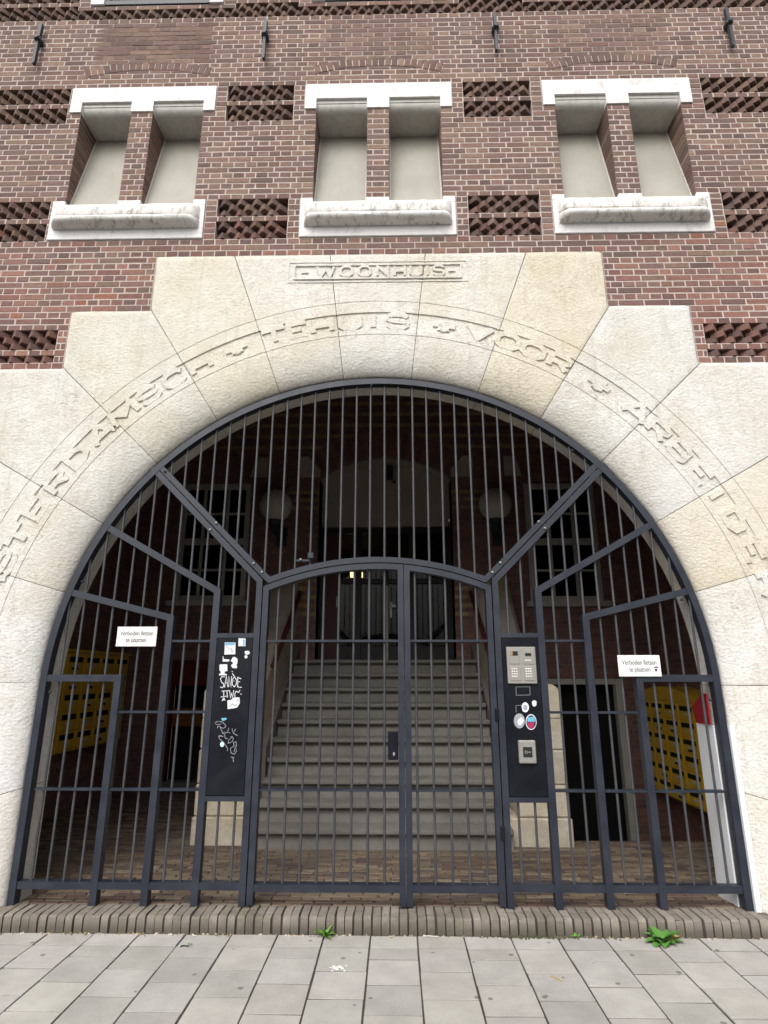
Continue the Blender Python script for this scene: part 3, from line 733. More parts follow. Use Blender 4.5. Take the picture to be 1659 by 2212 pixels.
# backing so that the joints are dark mortar rather than holes
mb = MB(); NS = 60
pts = [(RI + 0.03) * math.cos(math.pi * i / NS) for i in range(NS + 1)]
for i in range(NS):
    t0, t1 = math.pi * i / NS, math.pi * (i + 1) / NS
    for (ra_, rb_, yy) in ((2.62, None, FR + 0.05),):
        q = []
        for th in (t0, t1):
            ro = rout(th) - .02; q.append(((ra_) * math.cos(th), yy, CZ + ra_ * math.sin(th))); q.append((ro * math.cos(th), yy, CZ + ro * math.sin(th)))
        mb.quad(q[0], q[1], q[3], q[2])
        q = [((RI + .03) * math.cos(t), y_, CZ + (RI + .03) * math.sin(t)) for t in (t0, t1) for y_ in (0.07, SD - .01)]
        mb.quad(q[0], q[1], q[3], q[2])
mb.box(-3.38, -2.62, FR + .05, FR + .06, FL, CZ); mb.box(2.62, 3.38, FR + .05, FR + .06, FL, CZ)
mb.build('joint_mortar', 'joint_shade', arch)

# carved letters
GL = {'A': (1, [[(0, 0), (.42, 1), (.58, 1), (1, 0)], [(.2, .33), (.8, .33)]]), 'B': (.9, [[(.1, 0), (.1, 1)], [(.1, 1), (.75, 1), (.92, .86), (.92, .64), (.75, .52), (.1, .52)], [(.75, .52), (.95, .38), (.95, .14), (.78, 0), (.1, 0)]]),
      'C': (.9, [[(.95, .78), (.76, 1), (.26, 1), (.06, .78), (.06, .22), (.26, 0), (.76, 0), (.95, .22)]]), 'D': (.9, [[(.1, 0), (.1, 1), (.62, 1), (.94, .72), (.94, .28), (.62, 0), (.1, 0)]]),
      'E': (.8, [[(1, 1), (.1, 1), (.1, 0), (1, 0)], [(.1, .5), (.72, .5)]]), 'H': (.95, [[(.08, 0), (.08, 1)], [(.92, 0), (.92, 1)], [(.08, .46), (.92, .46)]]),
      'I': (.25, [[(.5, 0), (.5, 1)]]), 'M': (1.15, [[(0, 0), (.1, 1), (.5, .35), (.9, 1), (1, 0)]]), 'N': (1, [[(.08, 0), (.08, 1), (.92, 0), (.92, 1)]]),
      'O': (1, [[(.06, .25), (.06, .75), (.28, 1), (.72, 1), (.94, .75), (.94, .25), (.72, 0), (.28, 0), (.06, .25)]]),
      'R': (.9, [[(.1, 0), (.1, 1)], [(.1, 1), (.74, 1), (.93, .86), (.93, .62), (.74, .47), (.1, .47)], [(.5, .47), (.95, 0)]]),
      'S': (.85, [[(.95, .8), (.78, 1), (.22, 1), (.05, .84), (.05, .64), (.2, .53), (.8, .47), (.95, .36), (.95, .16), (.78, 0), (.22, 0), (.05, .2)]]),
      'T': (.95, [[(0, 1), (1, 1)], [(.5, 1), (.5, 0)]]), 'U': (.95, [[(.08, 1), (.08, .22), (.28, 0), (.72, 0), (.92, .22), (.92, 1)]]), 'V': (1, [[(0, 1), (.5, 0), (1, 1)]]),
      'W': (1.35, [[(0, 1), (.24, 0), (.5, .75), (.76, 0), (1, 1)]]),
      '+': (.95, [[(.5, 0), (.5, 1)], [(0, .5), (1, .5)], [(.25, .75), (.75, .75)], [(.25, .25), (.75, .25)]])}
def glyph(mb, ch, mapf, w_, h_, sw, y0, y1):
    wf, strokes = GL[ch]
    for si_, st_ in enumerate(strokes):
        y0 = y0 - .0004
        dense = []
        for (a, b) in zip(st_[:-1], st_[1:]):
            for q in range(3): dense.append((a[0] + (b[0] - a[0]) * q / 3, a[1] + (b[1] - a[1]) * q / 3))
        dense.append(st_[-1])
        pts = [mapf((u - .5) * w_ * wf, sw / 2 + v_ * (h_ - sw)) for u, v_ in dense]
        closed = st_[0] == st_[-1]
        mb.ribbon(pts[:-1] if closed else pts, sw, y0, y1, closed)
TXT = list(zip("AMSTERDAMSCH+TEHUIS+VOOR+ARBEIDERS", (171.5, 166.6, 162.3, 158, 153.4, 148.5, 143.7, 138.5, 134, 129.2, 124.5, 119.8, 113.5, 107, 103.2, 99.1, 94.5, 90.7, 86.7, 79.1, 73.3, 68.5, 64.2, 59.7, 52.6, 45.6, 41.3, 37, 32.5, 28.6, 24.2, 19.3, 14.3, 9.5)))
for (a0, a1, vo) in VOUS:
    for ch, an in TXT:
        if not (min(a0, a1) <= R(an) < max(a0, a1)): continue
        def mp(u, v_, an=an):
            r = RA + v_; th = R(an) - u / 3.03; return (r * math.cos(th), CZ + r * math.sin(th))
        mb = MB(); glyph(mb, ch, mp, 0.205, RB - RA, 0.044, FR - 0.0012, FR + 0.0115)
        mb.build('carved_cross' if ch == '+' else 'carved_letter', 'stone', vo).color = vo.color
# small tablet at the top
mb = MB(); mb.ribbon([(-.79, 4.962), (.79, 4.962), (.79, 5.168), (-.79, 5.168)], 0.012, FR - .006, FR + .004, True)
mb.ribbon([(-.735, 4.995), (.735, 4.995), (.735, 5.132), (-.735, 5.132)], 0.016, FR - .012, FR + .004, True)
xs_ = (-.44, -.285, -.13, .03, .175, .305, .405, .50)
for ch, x in zip("WOONHUIS", (-.46, -.275, -.115, .045, .195, .335, .44, .54)):
    glyph(mb, ch, lambda u, v_, x=x: (x + u, 5.006 + v_), 0.112, 0.117, 0.021, FR - .014, FR + .003)
for x in (-.645, .655): mb.ribbon([(x - .03, 5.063), (x + .03, 5.063)], 0.02, FR - .011, FR + .003)
ctr = [v for v in VOUS if v[0] < math.pi / 2 < v[1]][0][2]
mb.build('tablet_lettering', 'stone', ctr).color = (1.04, 1.03, 1.0, 1)

# ================================================================== gate
gate = thing('entrance_gate', 'dark grey steel gate of vertical bars filling the stone arch', 'gate', (0, 0.05, FL))
GY0, GY1 = 0.012, 0.085
def gb(name, pts, wd, parent=None, y0=GY0, y1=GY1, closed=False, mat='gate', sm=None):
    mb = MB(); mb.ribbon(pts, wd, y0, y1, closed); return mb.build(name, mat, parent or gate, smooth=sm)
RF = 2.508
gb('arch_frame', [(-RF, FL + .0)] + [(-RF * math.cos(math.pi * i / 72), CZ + RF * math.sin(math.pi * i / 72)) for i in range(73)] + [(RF, FL + .0)], 0.050, sm=30)
VJ = (0.888, 2.345); VT = (1.826, 3.28)
D2a, D2b = (1.243, 2.255), (2.175, 2.775); D3a, D3b = (1.59, 2.05), (2.40, 2.25); H4z, H4x = 1.602, 1.944
POST = (1.243, 1.59, 1.944)
AR = 2.328; AZ = 2.521 - AR
def arcpts(r, x0, x1, n=18):
    return [(x0 + (x1 - x0) * i / n, AZ + math.sqrt(r * r - (x0 + (x1 - x0) * i / n) ** 2)) for i in range(n + 1)]
dvec = Vector((VT[0] - VJ[0], VT[1] - VJ[1])).normalized(); nrm = Vector((-dvec.y, dvec.x))
ru = AR - 0.022; rl_ = AR - 0.075
# fixed fan panel above the leaves
up = [(VT[0] + nrm.x * .026, VT[1] + nrm.y * .026), (VJ[0] + nrm.x * .026 * .6, VJ[1] + .028)]
fan = [(-up[0][0], up[0][1]), (-up[1][0], up[1][1])] + arcpts(ru, -.84, .84) + [(up[1][0], up[1][1]), (up[0][0], up[0][1])]
gb('fan_frame', fan, 0.044, y0=GY0 + .0025, y1=GY1 - .002)
for s in (-1, 1):
    gb('side_frame', [(s * (VT[0] - nrm.x * .026 + .02), VT[1] - nrm.y * .026 + .02), (s * 0.916, 2.335), (s * 0.916, FL)], 0.046, y0=GY0 + .004, y1=GY1 - .003)
    gb('stepped_post', [(s * D2b[0], D2b[1]), (s * D2a[0], D2a[1]), (s * D2a[0], FL)], 0.05, y0=GY0 + .003, y1=GY1 - .003)
    gb('stepped_post', [(s * D3b[0], D3b[1]), (s * D3a[0], D3a[1]), (s * D3a[0], FL)], 0.05, y0=GY0 + .003, y1=GY1 - .003)
    gb('stepped_post', [(s * 2.50, H4z), (s * H4x, H4z), (s * H4x, FL)], 0.05, y0=GY0 + .003, y1=GY1 - .003)
    xs = (0.915,) + POST + (2.507,)
    for a, b in zip(xs[:-1], xs[1:]): gb('bottom_rail', [(s * (a + .024), 0.223), (s * (b - .024), 0.223)], 0.046, y0=GY0 + .007, y1=GY1 - .006)
    for (a, b, z) in ((1.243, 1.59, 1.875), (1.243, 1.59, 1.36), (1.59, 1.944, 1.36), (1.243, 1.59, .832), (1.59, 1.944, .832), (1.944, 2.483, .832)):
        gb('cross_bar', [(s * (a + .024), z), (s * (b - .024), z)], 0.016, y0=0.026, y1=0.07)
    gb('panel_rail', [(s * .939, 1.915), (s * 1.219, 1.915)], 0.034, y0=GY0 + .003); gb('panel_rail', [(s * .939, .775), (s * 1.219, .775)], 0.034, y0=GY0 + .003)
def zfan(x):
    x = abs(x)
    return AZ + math.sqrt(ru * ru - x * x) if x < .86 else VJ[1] + (x - VJ[0]) * (VT[1] - VJ[1]) / (VT[0] - VJ[0]) + .03
def zout(x): return CZ + math.sqrt(max(RF * RF - x * x, 0))
def zl(a, b, x): return a[1] + (x - a[0]) * (b[1] - a[1]) / (b[0] - a[0])
bar_r = 0.0094
def bar(x, z0, z1, parent=None):
    mb = MB(); mb.tube((x, 0.048, z0), (x, 0.048, z1), bar_r, 8); mb.build('bar', 'bar', parent or gate, smooth=50)
P = 0.118; bars_x = [P * (i + .5) for i in range(7)]
for x in bars_x:
    for s in (-1, 1): bar(s * x, zfan(x), zout(x))
side_x = [.888 + P * i for i in (1, 2)] + [1.243 + .1157 * i for i in (1, 2)] + [1.59 + P * i for i in (1, 2)] + [1.944 + .115 * i for i in (1, 2, 3, 4)]
for x in side_x:
    for s in (-1, 1):
        lv = [0.223]
        if x < 1.243:
            bar(s * x, .223, .775); lv = [1.915]
        if x > 1.944: lv.append(H4z)
        if x > 1.59 and x < D3b[0]: lv.append(zl(D3a, D3b, x))
        if x > 1.243 and x < D2b[0]: lv.append(zl(D2a, D2b, x))
        if x < VT[0]: lv.append(zfan(x) - .06)
        for a, b in zip(lv[:-1], lv[1:]): bar(s * x, a, b)
        if x < VT[0]: bar(s * x, zfan(x), zout(x))
        else: bar(s * x, lv[-1], zout(x))
for s in (-1, 1):                                        # bars that carry on above the posts
    bar(s * .888, VJ[1] + .03, zout(.888))
    bar(s * 1.243, D2a[1], zfan(1.243) - .06); bar(s * 1.243, zfan(1.243), zout(1.243))
    bar(s * 1.59, D3a[1], zl(D2a, D2b, 1.59)); bar(s * 1.59, zl(D2a, D2b, 1.59), zfan(1.59) - .06); bar(s * 1.59, zfan(1.59), zout(1.59))
    bar(s * 1.944, H4z, zl(D3a, D3b, 1.944)); bar(s * 1.944, zl(D3a, D3b, 1.944), zl(D2a, D2b, 1.944)); bar(s * 1.944, zl(D2a, D2b, 1.944), zout(1.944))
# leaves
MS = 0.208
for (xa, xb, nm) in ((-0.888, MS, 'wide left gate leaf with lock box'), (MS, 0.888, 'narrow right gate leaf')):
    lf = bpy.data.objects.new('gate_leaf', None); col.objects.link(lf); lf.parent = gate; lf.matrix_parent_inverse = PINV[gate.name]; lf['label'] = nm
    a = xa + (.0265 if xa < 0 else .0245); b = xb - (.0245 if xa < 0 else .0265)
    fz = lambda x: AZ + math.sqrt(rl_ * rl_ - x * x)
    gb('leaf_frame', [(a, FL + .012), (a, fz(a))] + arcpts(rl_, a + .03, b - .03, 14) + [(b, fz(b)), (b, FL + .012)], 0.044, lf)
    gb('bottom_rail', [(a + .022, 0.216), (b - .022, 0.216)], 0.046, lf, y0=GY0 + .004, y1=GY1 - .004)
    for z in (1.875, .832): gb('cross_bar', [(a + .022, z), (b - .022, z)], 0.016, lf, y0=0.026, y1=0.07)
    for i in range(-7, 7):
        x = P * (i + .5)
        if a + .04 < x < b - .04: bar(x, .216, fz(x), lf)
    if xa < 0:
        boxo('lock_box', 'panel', lf, .085, .158, .02, .075, 1.035, 1.225); mb = MB(); mb.tube((.128, .0, 1.075), (.128, .025, 1.075), .008); mb.bbox(.120, .136, .005, .022, 1.06, 1.088); mb.build('key_cylinder', 'steel', lf)
    else:
        for z in (.52, 1.3): boxo('hinge', 'panel', lf, .866, .894, .0, .03, z, z + .09)
mb = MB(); mb.bbox(-.55, -.50, .02, .05, 2.51, 2.56); mb.bbox(-.64, -.53, .02, .05, 2.482, 2.505); mb.build('closer_plate', 'gate', gate)
for (x, z) in ((-.97, 2.47), (.965, 2.47), (-.90, 2.40), (.90, 2.395), (-1.29, 2.80), (1.285, 2.80), (-1.335, 2.745), (1.33, 2.745), (-2.31, 2.33), (2.33, 2.18), (-2.44, 1.50), (2.44, 1.45), (1.60, 3.40), (-1.75, 3.24), (-.60, 2.50), (-.05, 4.005)):
    mb = MB(); mb.lathe((x, 0.0, z), [(.004, .0), (.009, .004), (.011, .012), (.009, .02)], 8, 'y'); mb.build('bolt', 'steel' if abs(z - 2.43) < .08 or abs(z - 2.77) < .06 else 'gate', gate, smooth=50)

# black cover panels in the gate
def panel(s):
    x0, x1 = sorted((s * .942, s * 1.217)); p_ = boxo('cover_panel', 'panel', gate, x0, x1, .016, .07, .795, 1.896, b=.003); return p_
pl, pr_ = panel(-1), panel(1)
pl['label'] = 'black cover panel with stickers and tags'; pr_['label'] = 'black cover panel carrying the intercom'
YP = 0.0135
def pxl(x, y):      # points read on the left panel, in metres (x, z)
    t = (y - 215) / (2115 - 215); xl = 185 + (45 - 185) * t; xr = 700 + (610 - 700) * t
    return (-1.217 + .275 * (x - xl) / (xr - xl), 1.896 - 1.10 * t * (1 - 0.045 * (1 - t)))
def pxr(x, y):
    t = (y - 135) / (2010 - 135); xl = 65 + (150 - 65) * t; xr = 610 + (750 - 610) * t
    return (.942 + .275 * (x - xl) / (xr - xl), 1.896 - 1.10 * t * (1 - 0.045 * (1 - t)))
def patch(name, mat, parent, pts, y=YP, th=.0012):
    mb = MB(); mb.prism(pts, y - th, y + .004); return mb.build(name, mat, parent)
def tagline(name, mat, parent, lines, f, wd=.006, y=YP):
    mb = MB()
    for ln in lines: mb.ribbon([f(*q) for q in ln], wd, y - .0008, y + .0035)
    return mb.build(name, mat, parent)
patch('sticker', 'sticker', pl, [pxl(*q) for q in ((300, 275), (452, 275), (450, 432), (292, 436))]); patch('sticker', 'sticker_blue', pl, [pxl(*q) for q in ((305, 280), (445, 278), (440, 300), (400, 312), (350, 308), (303, 316))], YP - .0012)
tagline('sticker', 'sticker_pale', pl, [[(322, 350), (340, 335), (360, 372), (392, 352), (402, 400), (420, 372)]], pxl, .003, YP - .001)
patch('sticker', 'sticker', pl, [pxl(*q) for q in ((495, 218), (596, 222), (594, 325), (493, 324))]); patch('sticker', 'sticker_cyan', pl, [pxl(*q) for q in ((555, 232), (585, 240), (580, 318), (560, 318), (565, 270))], YP - .0012)
patch('sticker', 'sticker', pl, [pxl(*q) for q in ((585, 390), (640, 385), (665, 415), (640, 435), (625, 440), (590, 430))])
patch('sticker', 'sticker', pl, [pxl(*q) for q in ((225, 565), (335, 562), (340, 650), (300, 655), (300, 685), (330, 685), (330, 705), (220, 705), (220, 685), (245, 680), (240, 655), (225, 640))])
patch('sticker', 'sticker', pl, [pxl(*q) for q in ((385, 520), (415, 470), (445, 465), (485, 495), (483, 545), (470, 570), (480, 595), (470, 615), (410, 610), (390, 575), (425, 545))])
patch('sticker', 'sticker', pl, [pxl(*q) for q in ((270, 460), (280, 460), (283, 492), (365, 500), (365, 525), (270, 528))])
patch('sticker', 'sticker', pl, [pxl(*q) for q in ((345, 1020), (400, 1010), (430, 985), (520, 980), (527, 1050), (505, 1080), (490, 1105), (420, 1118), (350, 1125))]); tagline('sticker', 'sticker_pale', pl, [[(370, 1095), (395, 1080), (420, 1060), (450, 1080), (490, 1070)], [(480, 1020), (510, 1010)]], pxl, .006, YP - .001)
patch('sticker', 'sticker_cyan', pl, [pxl(*q) for q in ((262, 1232), (335, 1232), (338, 1250), (290, 1270), (265, 1258))])
patch('sticker', 'mint', pl, [pxl(278 + 30 * math.cos(R(t)), 1542 + 30 * math.sin(R(t))) for t in range(0, 360, 30)])
patch('sticker', 'sticker', pl, [pxl(605 + 22 * math.cos(R(t)), 465 + 22 * math.sin(R(t))) for t in range(0, 360, 30)])
tagline('graffiti', 'paint_mark', pl, [[(305, 725), (260, 722), (240, 750), (255, 790), (285, 810), (290, 845), (265, 862), (238, 850)], [(300, 860), (325, 715), (350, 855)], [(312, 800), (345, 800)], [(362, 850), (360, 720), (395, 850), (400, 715)], [(440, 725), (410, 760), (412, 820), (440, 852), (470, 820), (472, 760), (440, 725)], [(540, 750), (490, 730), (490, 850), (550, 858)], [(490, 790), (525, 785)], [(430, 775), (440, 778)], [(405, 650), (412, 662)], [(410, 680), (425, 700), (450, 725)]], pxl, .0052)
tagline('graffiti', 'paint_mark', pl, [[(262, 905), (330, 900)], [(290, 905), (290, 1020)], [(250, 975), (335, 965)], [(290, 980), (268, 1025)], [(292, 985), (312, 1020)], [(335, 895), (345, 985)], [(330, 900), (380, 895)], [(375, 900), (390, 985), (405, 930), (420, 985), (435, 890)], [(525, 890), (505, 920), (470, 905), (450, 940), (455, 985)], [(535, 935), (545, 945)]], pxl, .0052)
tagline('graffiti', 'scratch', pl, [[(168, 1295), (190, 1275), (260, 1275), (320, 1310), (325, 1340), (290, 1355), (240, 1340)], [(180, 1305), (230, 1310), (260, 1300)], [(205, 1355), (210, 1330), (240, 1330), (290, 1420), (310, 1395)], [(370, 1350), (355, 1400), (395, 1410), (340, 1400), (310, 1420), (320, 1470), (360, 1475)], [(420, 1355), (425, 1395)], [(475, 1360), (435, 1410), (500, 1440)], [(430, 1450), (375, 1490), (365, 1530), (430, 1510), (440, 1470), (400, 1450)], [(225, 1440), (260, 1440), (290, 1450), (225, 1450), (240, 1480), (300, 1520), (360, 1590), (355, 1620)], [(490, 1570), (480, 1510), (445, 1520), (450, 1560), (400, 1590), (410, 1640), (460, 1655), (490, 1620), (470, 1560), (455, 1630)], [(410, 1690), (460, 1690)], [(440, 1695), (450, 1745)]], pxl, .0032)
tagline('old_mount', 'scratch', pr_, [[(275, 760), (485, 760), (488, 858), (278, 862), (275, 760)], [(275, 985), (355, 985)], [(270, 985), (275, 1070)]], pxr, .0022)
def disc(cx, cy, rx, ry, n=20, jit=0): return [pxr(cx + rx * math.cos(2 * math.pi * i / n) * (1 + random.uniform(-jit, jit)), cy + ry * math.sin(2 * math.pi * i / n)) for i in range(n)]
patch('sticker', 'sticker', pr_, disc(413, 1007, 54, 60, 20, .06)); patch('sticker', 'sticker_dark', pr_, disc(413, 1007, 27, 28), YP - .0012); patch('sticker', 'sticker', pr_, disc(413, 1007, 19, 20), YP - .002); patch('sticker', 'sticker_blue', pr_, disc(413, 1007, 12, 13), YP - .003)
patch('sticker', 'sticker', pr_, disc(550, 960, 38, 38, 12, .18)); patch('sticker', 'sticker_pale', pr_, disc(320, 1167, 84, 88)); patch('sticker', 'sticker', pr_, [pxr(*q) for q in ((290, 1160), (350, 1120), (395, 1160), (345, 1220), (300, 1215))], YP - .0012)
patch('sticker', 'sticker', pr_, disc(498, 1180, 82, 92)); patch('sticker', 'sticker_dark', pr_, disc(498, 1180, 72, 80), YP - .0012); patch('sticker', 'sticker_cyan', pr_, [pxr(*q) for q in ((445, 1125), (545, 1115), (560, 1175), (440, 1175))], YP - .002); patch('sticker', 'sticker_red', pr_, [pxr(*q) for q in ((440, 1185), (540, 1180), (535, 1235), (495, 1258), (455, 1235))], YP - .002)

# intercom and key switch
def rect(f, x0, y0, x1, y1):
    a, b = f(x0, y1), f(x1, y0); return a[0], b[0], a[1], b[1]
ic = thing('intercom', 'steel double intercom with two keypads on the black gate panel', 'intercom', (1.06, .0, 1.70))
IX0, IX1, IZ0, IZ1 = .972, 1.187, 1.563, 1.828
mb = MB(); mb.bbox(IX0, IX1, -.006, .0155, IZ0, IZ1, b=.004); mb.build('plate', 'steel_dull', ic)
def iu(u, v): return (IX0 + (IX1 - IX0) * u, IZ1 - (IZ1 - IZ0) * v)
for (u0, v0, u1, v1) in ((.07, .08, .43, .47), (.55, .08, .93, .47), (.08, .53, .45, .92), (.56, .53, .93, .92)):
    a, b = iu(u0, v1), iu(u1, v0); boxo('module', 'steel', ic, a[0], b[0], -.010, -.0055, a[1], b[1], b=.002)
a, b = iu(.13, .24), iu(.38, .12); d = boxo('display', 'display', ic, a[0], b[0], -.012, -.0095, a[1], b[1], b=.0008); a, b = iu(.135, .235), iu(.20, .125); boxo('display_light', 'amber', ic, a[0], b[0], -.0128, -.0115, a[1], b[1], b=0)
a, b = iu(.63, .255), iu(.84, .17); boxo('display', 'display', ic, a[0], b[0], -.012, -.0095, a[1], b[1], b=.0008)
for (u, v, n, m_) in ((.16, .60, 3, 4), (.64, .60, 3, 4), (.64, .37, 3, 1)):
    for i in range(n):
        for j in range(m_):
            c0 = iu(u + i * .075, v + j * .068); mb = MB(); mb.bbox(c0[0] - .0055, c0[0] + .0055, -.0135, -.0095, c0[1] - .0045, c0[1] + .0045, b=.0012); mb.build('key', 'key', ic)
ks = thing('key_switch', 'square steel key switch low on the black gate panel', 'key switch', (1.085, .0, 1.09))
KX0, KX1, KZ0, KZ1 = 1.020, 1.142, 1.018, 1.172
mb = MB(); mb.bbox(KX0, KX1, -.022, .0155, KZ0, KZ1, b=.006); mb.build('plate', 'steel', ks)
cx, cz = (KX0 + KX1) / 2, (KZ0 + KZ1) / 2
boxo('black_plate', 'display', ks, cx - .033, cx + .033, -.026, -.0215, cz - .034, cz + .034, b=.002)
mb = MB(); mb.ribbon([(cx - .012 + .009 * math.cos(R(t)), cz + .009 * math.sin(R(t))) for t in range(0, 360, 40)], .004, -.0275, -.0255, True); mb.ribbon([(cx - .003, cz), (cx + .022, cz)], .005, -.0275, -.0255); mb.build('key_symbol', 'steel', ks)
for (dx, dz) in ((-.04, .055), (.045, .055), (-.04, -.058), (.045, -.058)):
    mb = MB(); mb.lathe((cx + dx, 0, cz + dz), [(.004, -.0245), (.0045, -.021)], 8, 'y'); mb.build('screw', 'steel', ks)

# signs on the bars
def textmesh(txt, size, loc, mat, parent, name='lettering', spacing=1.0):
    cu = bpy.data.curves.new('t', 'FONT'); cu.body = txt; cu.size = size; cu.align_x = 'CENTER'; cu.align_y = 'CENTER'; cu.extrude = 0.0008; cu.space_character = spacing; cu.space_line = 1.0; cu.resolution_u = 3
    o = bpy.data.objects.new('t', cu); col.objects.link(o); bpy.context.view_layer.update()
    me = bpy.data.meshes.new_from_object(o.evaluated_get(bpy.context.evaluated_depsgraph_get())); bpy.data.objects.remove(o)
    me.materials.clear(); me.materials.append(M[mat])
    me.transform(Matrix.Translation(loc) @ Matrix.Diagonal((0.80, 1, 1, 1)) @ Matrix.Rotation(R(90), 4, 'X')); return link(name, me, parent)
for (x0, x1, z0, z1, lab) in ((-1.982, -1.676, 1.833, 1.980, 'white prohibition sign high on the left gate bars'), (1.793, 2.104, 1.614, 1.767, 'white prohibition sign with a black smudge on the right gate bars')):
    t = thing('notice_sign', lab, 'sign', ((x0 + x1) / 2, .02, z0), 'bicycle notice signs')
    cx, cz = (x0 + x1) / 2, (z0 + z1) / 2
    mb = MB(); mb.bbox(x0, x1, -.001, .006, z0, z1, b=.002); mb.build('plate', 'white_enamel', t)
    textmesh('Verboden fietsen', .050, (cx, -.0018, cz + .024), 'letter', t, spacing=.93); textmesh('te plaatsen', .050, (cx, -.0018, cz - .026), 'letter', t, spacing=.93)
    for dx in (-1, 1):
        for dz in (-1, 1):
            mb = MB(); mb.lathe((cx + dx * ((x1 - x0) / 2 - .014), 0, cz + dz * ((z1 - z0) / 2 - .013)), [(.003, -.004), (.004, .0)], 8, 'y'); mb.build('screw', 'steel', t)
    if x0 > 0:
        mb = MB(); mb.ribbon([(cx + .105, cz - .012), (cx + .125, cz - .008), (cx + .135, cz - .016)], .008, -.0022, .0); mb.ribbon([(cx + .11, cz - .03), (cx + .125, cz - .03)], .018, -.0022, .0); mb.build('smudge', 'sticker_dark', t)

# leaning board by the right jamb
t = thing('leaning_board', 'white board with a red upper plate leaning in the right jamb', 'board', (2.53, .2, FL))
mb = MB(); mb.raw([(2.446, .300, FL), (2.470, .088, FL), (2.470, .088, 1.268), (2.452, .300, 1.268), (2.458, .302, FL), (2.481, .089, FL), (2.481, .089, 1.268), (2.463, .302, 1.268)], [(0, 1, 2, 3), (4, 5, 6, 7), (0, 1, 5, 4), (1, 2, 6, 5), (2, 3, 7, 6), (3, 0, 4, 7)]); mb.build('white_plate', 'white_plate', t)
mb = MB(); mb.bbox(2.5345, 2.572, -.018, .010, FL, 1.272, b=.002); mb.build('white_edge', 'white_plate', t)
mb = MB(); pts = [(.300, 1.273), (.335, 1.39), (.150, 1.49), (.092, 1.49), (.092, 1.273)]; vs = [(2.452, y, z) for y, z in pts] + [(2.462, y, z) for y, z in pts]; n = 5
mb.raw(vs, [tuple(range(n)), tuple(range(n, 2 * n))] + [(i, (i + 1) % n, n + (i + 1) % n, n + i) for i in range(n)]); mb.build('red_plate', 'red', t)

# ================================================================== entrance hall
B = 4.1; HX = 3.75; HZ = 5.9
hall = thing('entrance_hall', 'dark brick walls of the entrance hall behind the gate', 'hall', (0, 2, FL), kind='structure')
mb = MB(); mb.box(-HX - .1, HX + .1, SD - .002, B + .4, HZ, HZ + .1); mb.build('ceiling', 'ceiling', hall)
mb = MB()                                                # inner face of the facade round the arch
for i in range(NS):
    t0, t1 = math.pi * i / NS, math.pi * (i + 1) / NS; q = []
    for th in (t0, t1):
        c_, s_ = math.cos(th), math.sin(th); ro = min(HX / max(abs(c_), 1e-6), (HZ - CZ) / max(s_, 1e-6)); q += [((RI + .03) * c_, SD, CZ + (RI + .03) * s_), (ro * c_, SD, CZ + ro * s_)]
    mb.quad(q[0], q[1], q[3], q[2])
for s in (-1, 1):
    c_ = math.atan2(HZ - CZ, HX); mb.poly([(s * HX, SD, HZ), (s * HX, SD, HZ - .6), (s * (HX - .6), SD, HZ)]); mb.quad((s * (RI + .03), SD, CZ), (s * HX, SD, CZ), (s * HX, SD, -.6), (s * (RI + .03), SD, -.6))
mb.build('front_wall', 'mortar_dark', hall)
mb = MB(); mb.box(1.2, HX, 1.80, B, -.75, -.62); mb.box(1.75, HX, 1.795, 1.80, -.7, FL - .02); mb.build('sunken_floor', 'mortar_dark', hall)
ARZ, ARX = 4.56, 1.01
def in_arch(x, z):      # opening at the head of the stairs
    if abs(x) >= ARX: return False
    if z < 1.80: return False
    rr_ = (ARX ** 2 + .34 ** 2) / (2 * .34)
    return z < ARZ + .34 - rr_ + math.sqrt(rr_ ** 2 - x * x)
rA = (ARX ** 2 + .34 ** 2) / (2 * .34); zA = ARZ + .34 - rA
OPEN = [(-3.14, -2.06, 2.62, 4.49), (2.11, 3.19, 2.60, 4.47), (-3.09, -2.05, -.1, 1.86), (2.20, 3.30, -.8, 1.58)]
hb = []; hm = MB()
k = 0; z = -0.7
def hall_colour(x, z, k, rnd=random):
    yel = (abs(x) < 1.75 and abs(x) > .98 and (4.02 < z < 4.45 or 2.45 < z < 3.05) and k % 2) or (z > 5.05 and k % 3 == 0)
    c = rnd.choice([(.34, .25, .12), (.30, .21, .10)]) if yel else rnd.choice([(.19, .085, .07), (.17, .08, .07), (.21, .10, .08), (.15, .08, .072)])
    s = rnd.uniform(.8, 1.15) * 1.45; return (c[0] * s, c[1] * s, c[2] * s, 1)
while z < HZ:
    iv = [(-HX, HX, 0, 0)]; zm = z + C / 2
    for (a, b, c_, d_) in OPEN:
        if c_ < zm < d_: iv = cutiv(iv, a, b)
    if in_arch(0, zm) or 1.8 < zm < ARZ:
        xw = ARX if zm < ARZ else math.sqrt(max(0, (rA + .12) ** 2 - (zm - zA) ** 2)); iv = cutiv(iv, -xw, xw)
    for (x0, x1, _, _) in iv: hm.box(x0, x1, B + .008, B + .35, z, z + C)
    if zm > ARZ - .05:                                  # ring of arch bricks
        ro = rA + .42
        if zm - zA < ro:
            xo = math.sqrt(ro ** 2 - (zm - zA) ** 2); xo = min(xo, 1.35); iv = cutiv(iv, -xo, xo) if zm > ARZ + .05 else iv
    for (x0, x1, _, _) in iv:
        pitch = HB if k % 2 else 2 * HB; off = 0 if k % 2 else HB / 2
        j = math.floor((x0 - off) / pitch); 
        while off + j * pitch < x1:
            a, b = max(x0, off + j * pitch), min(x1, off + (j + 1) * pitch)
            if b - a > .03: hb.append((a + JT / 2, b - JT / 2, z + JT / 2, z + C - JT / 2, k))
            j += 1
    z += C; k += 1
hm.build('mortar', 'mortar_dark', hall)
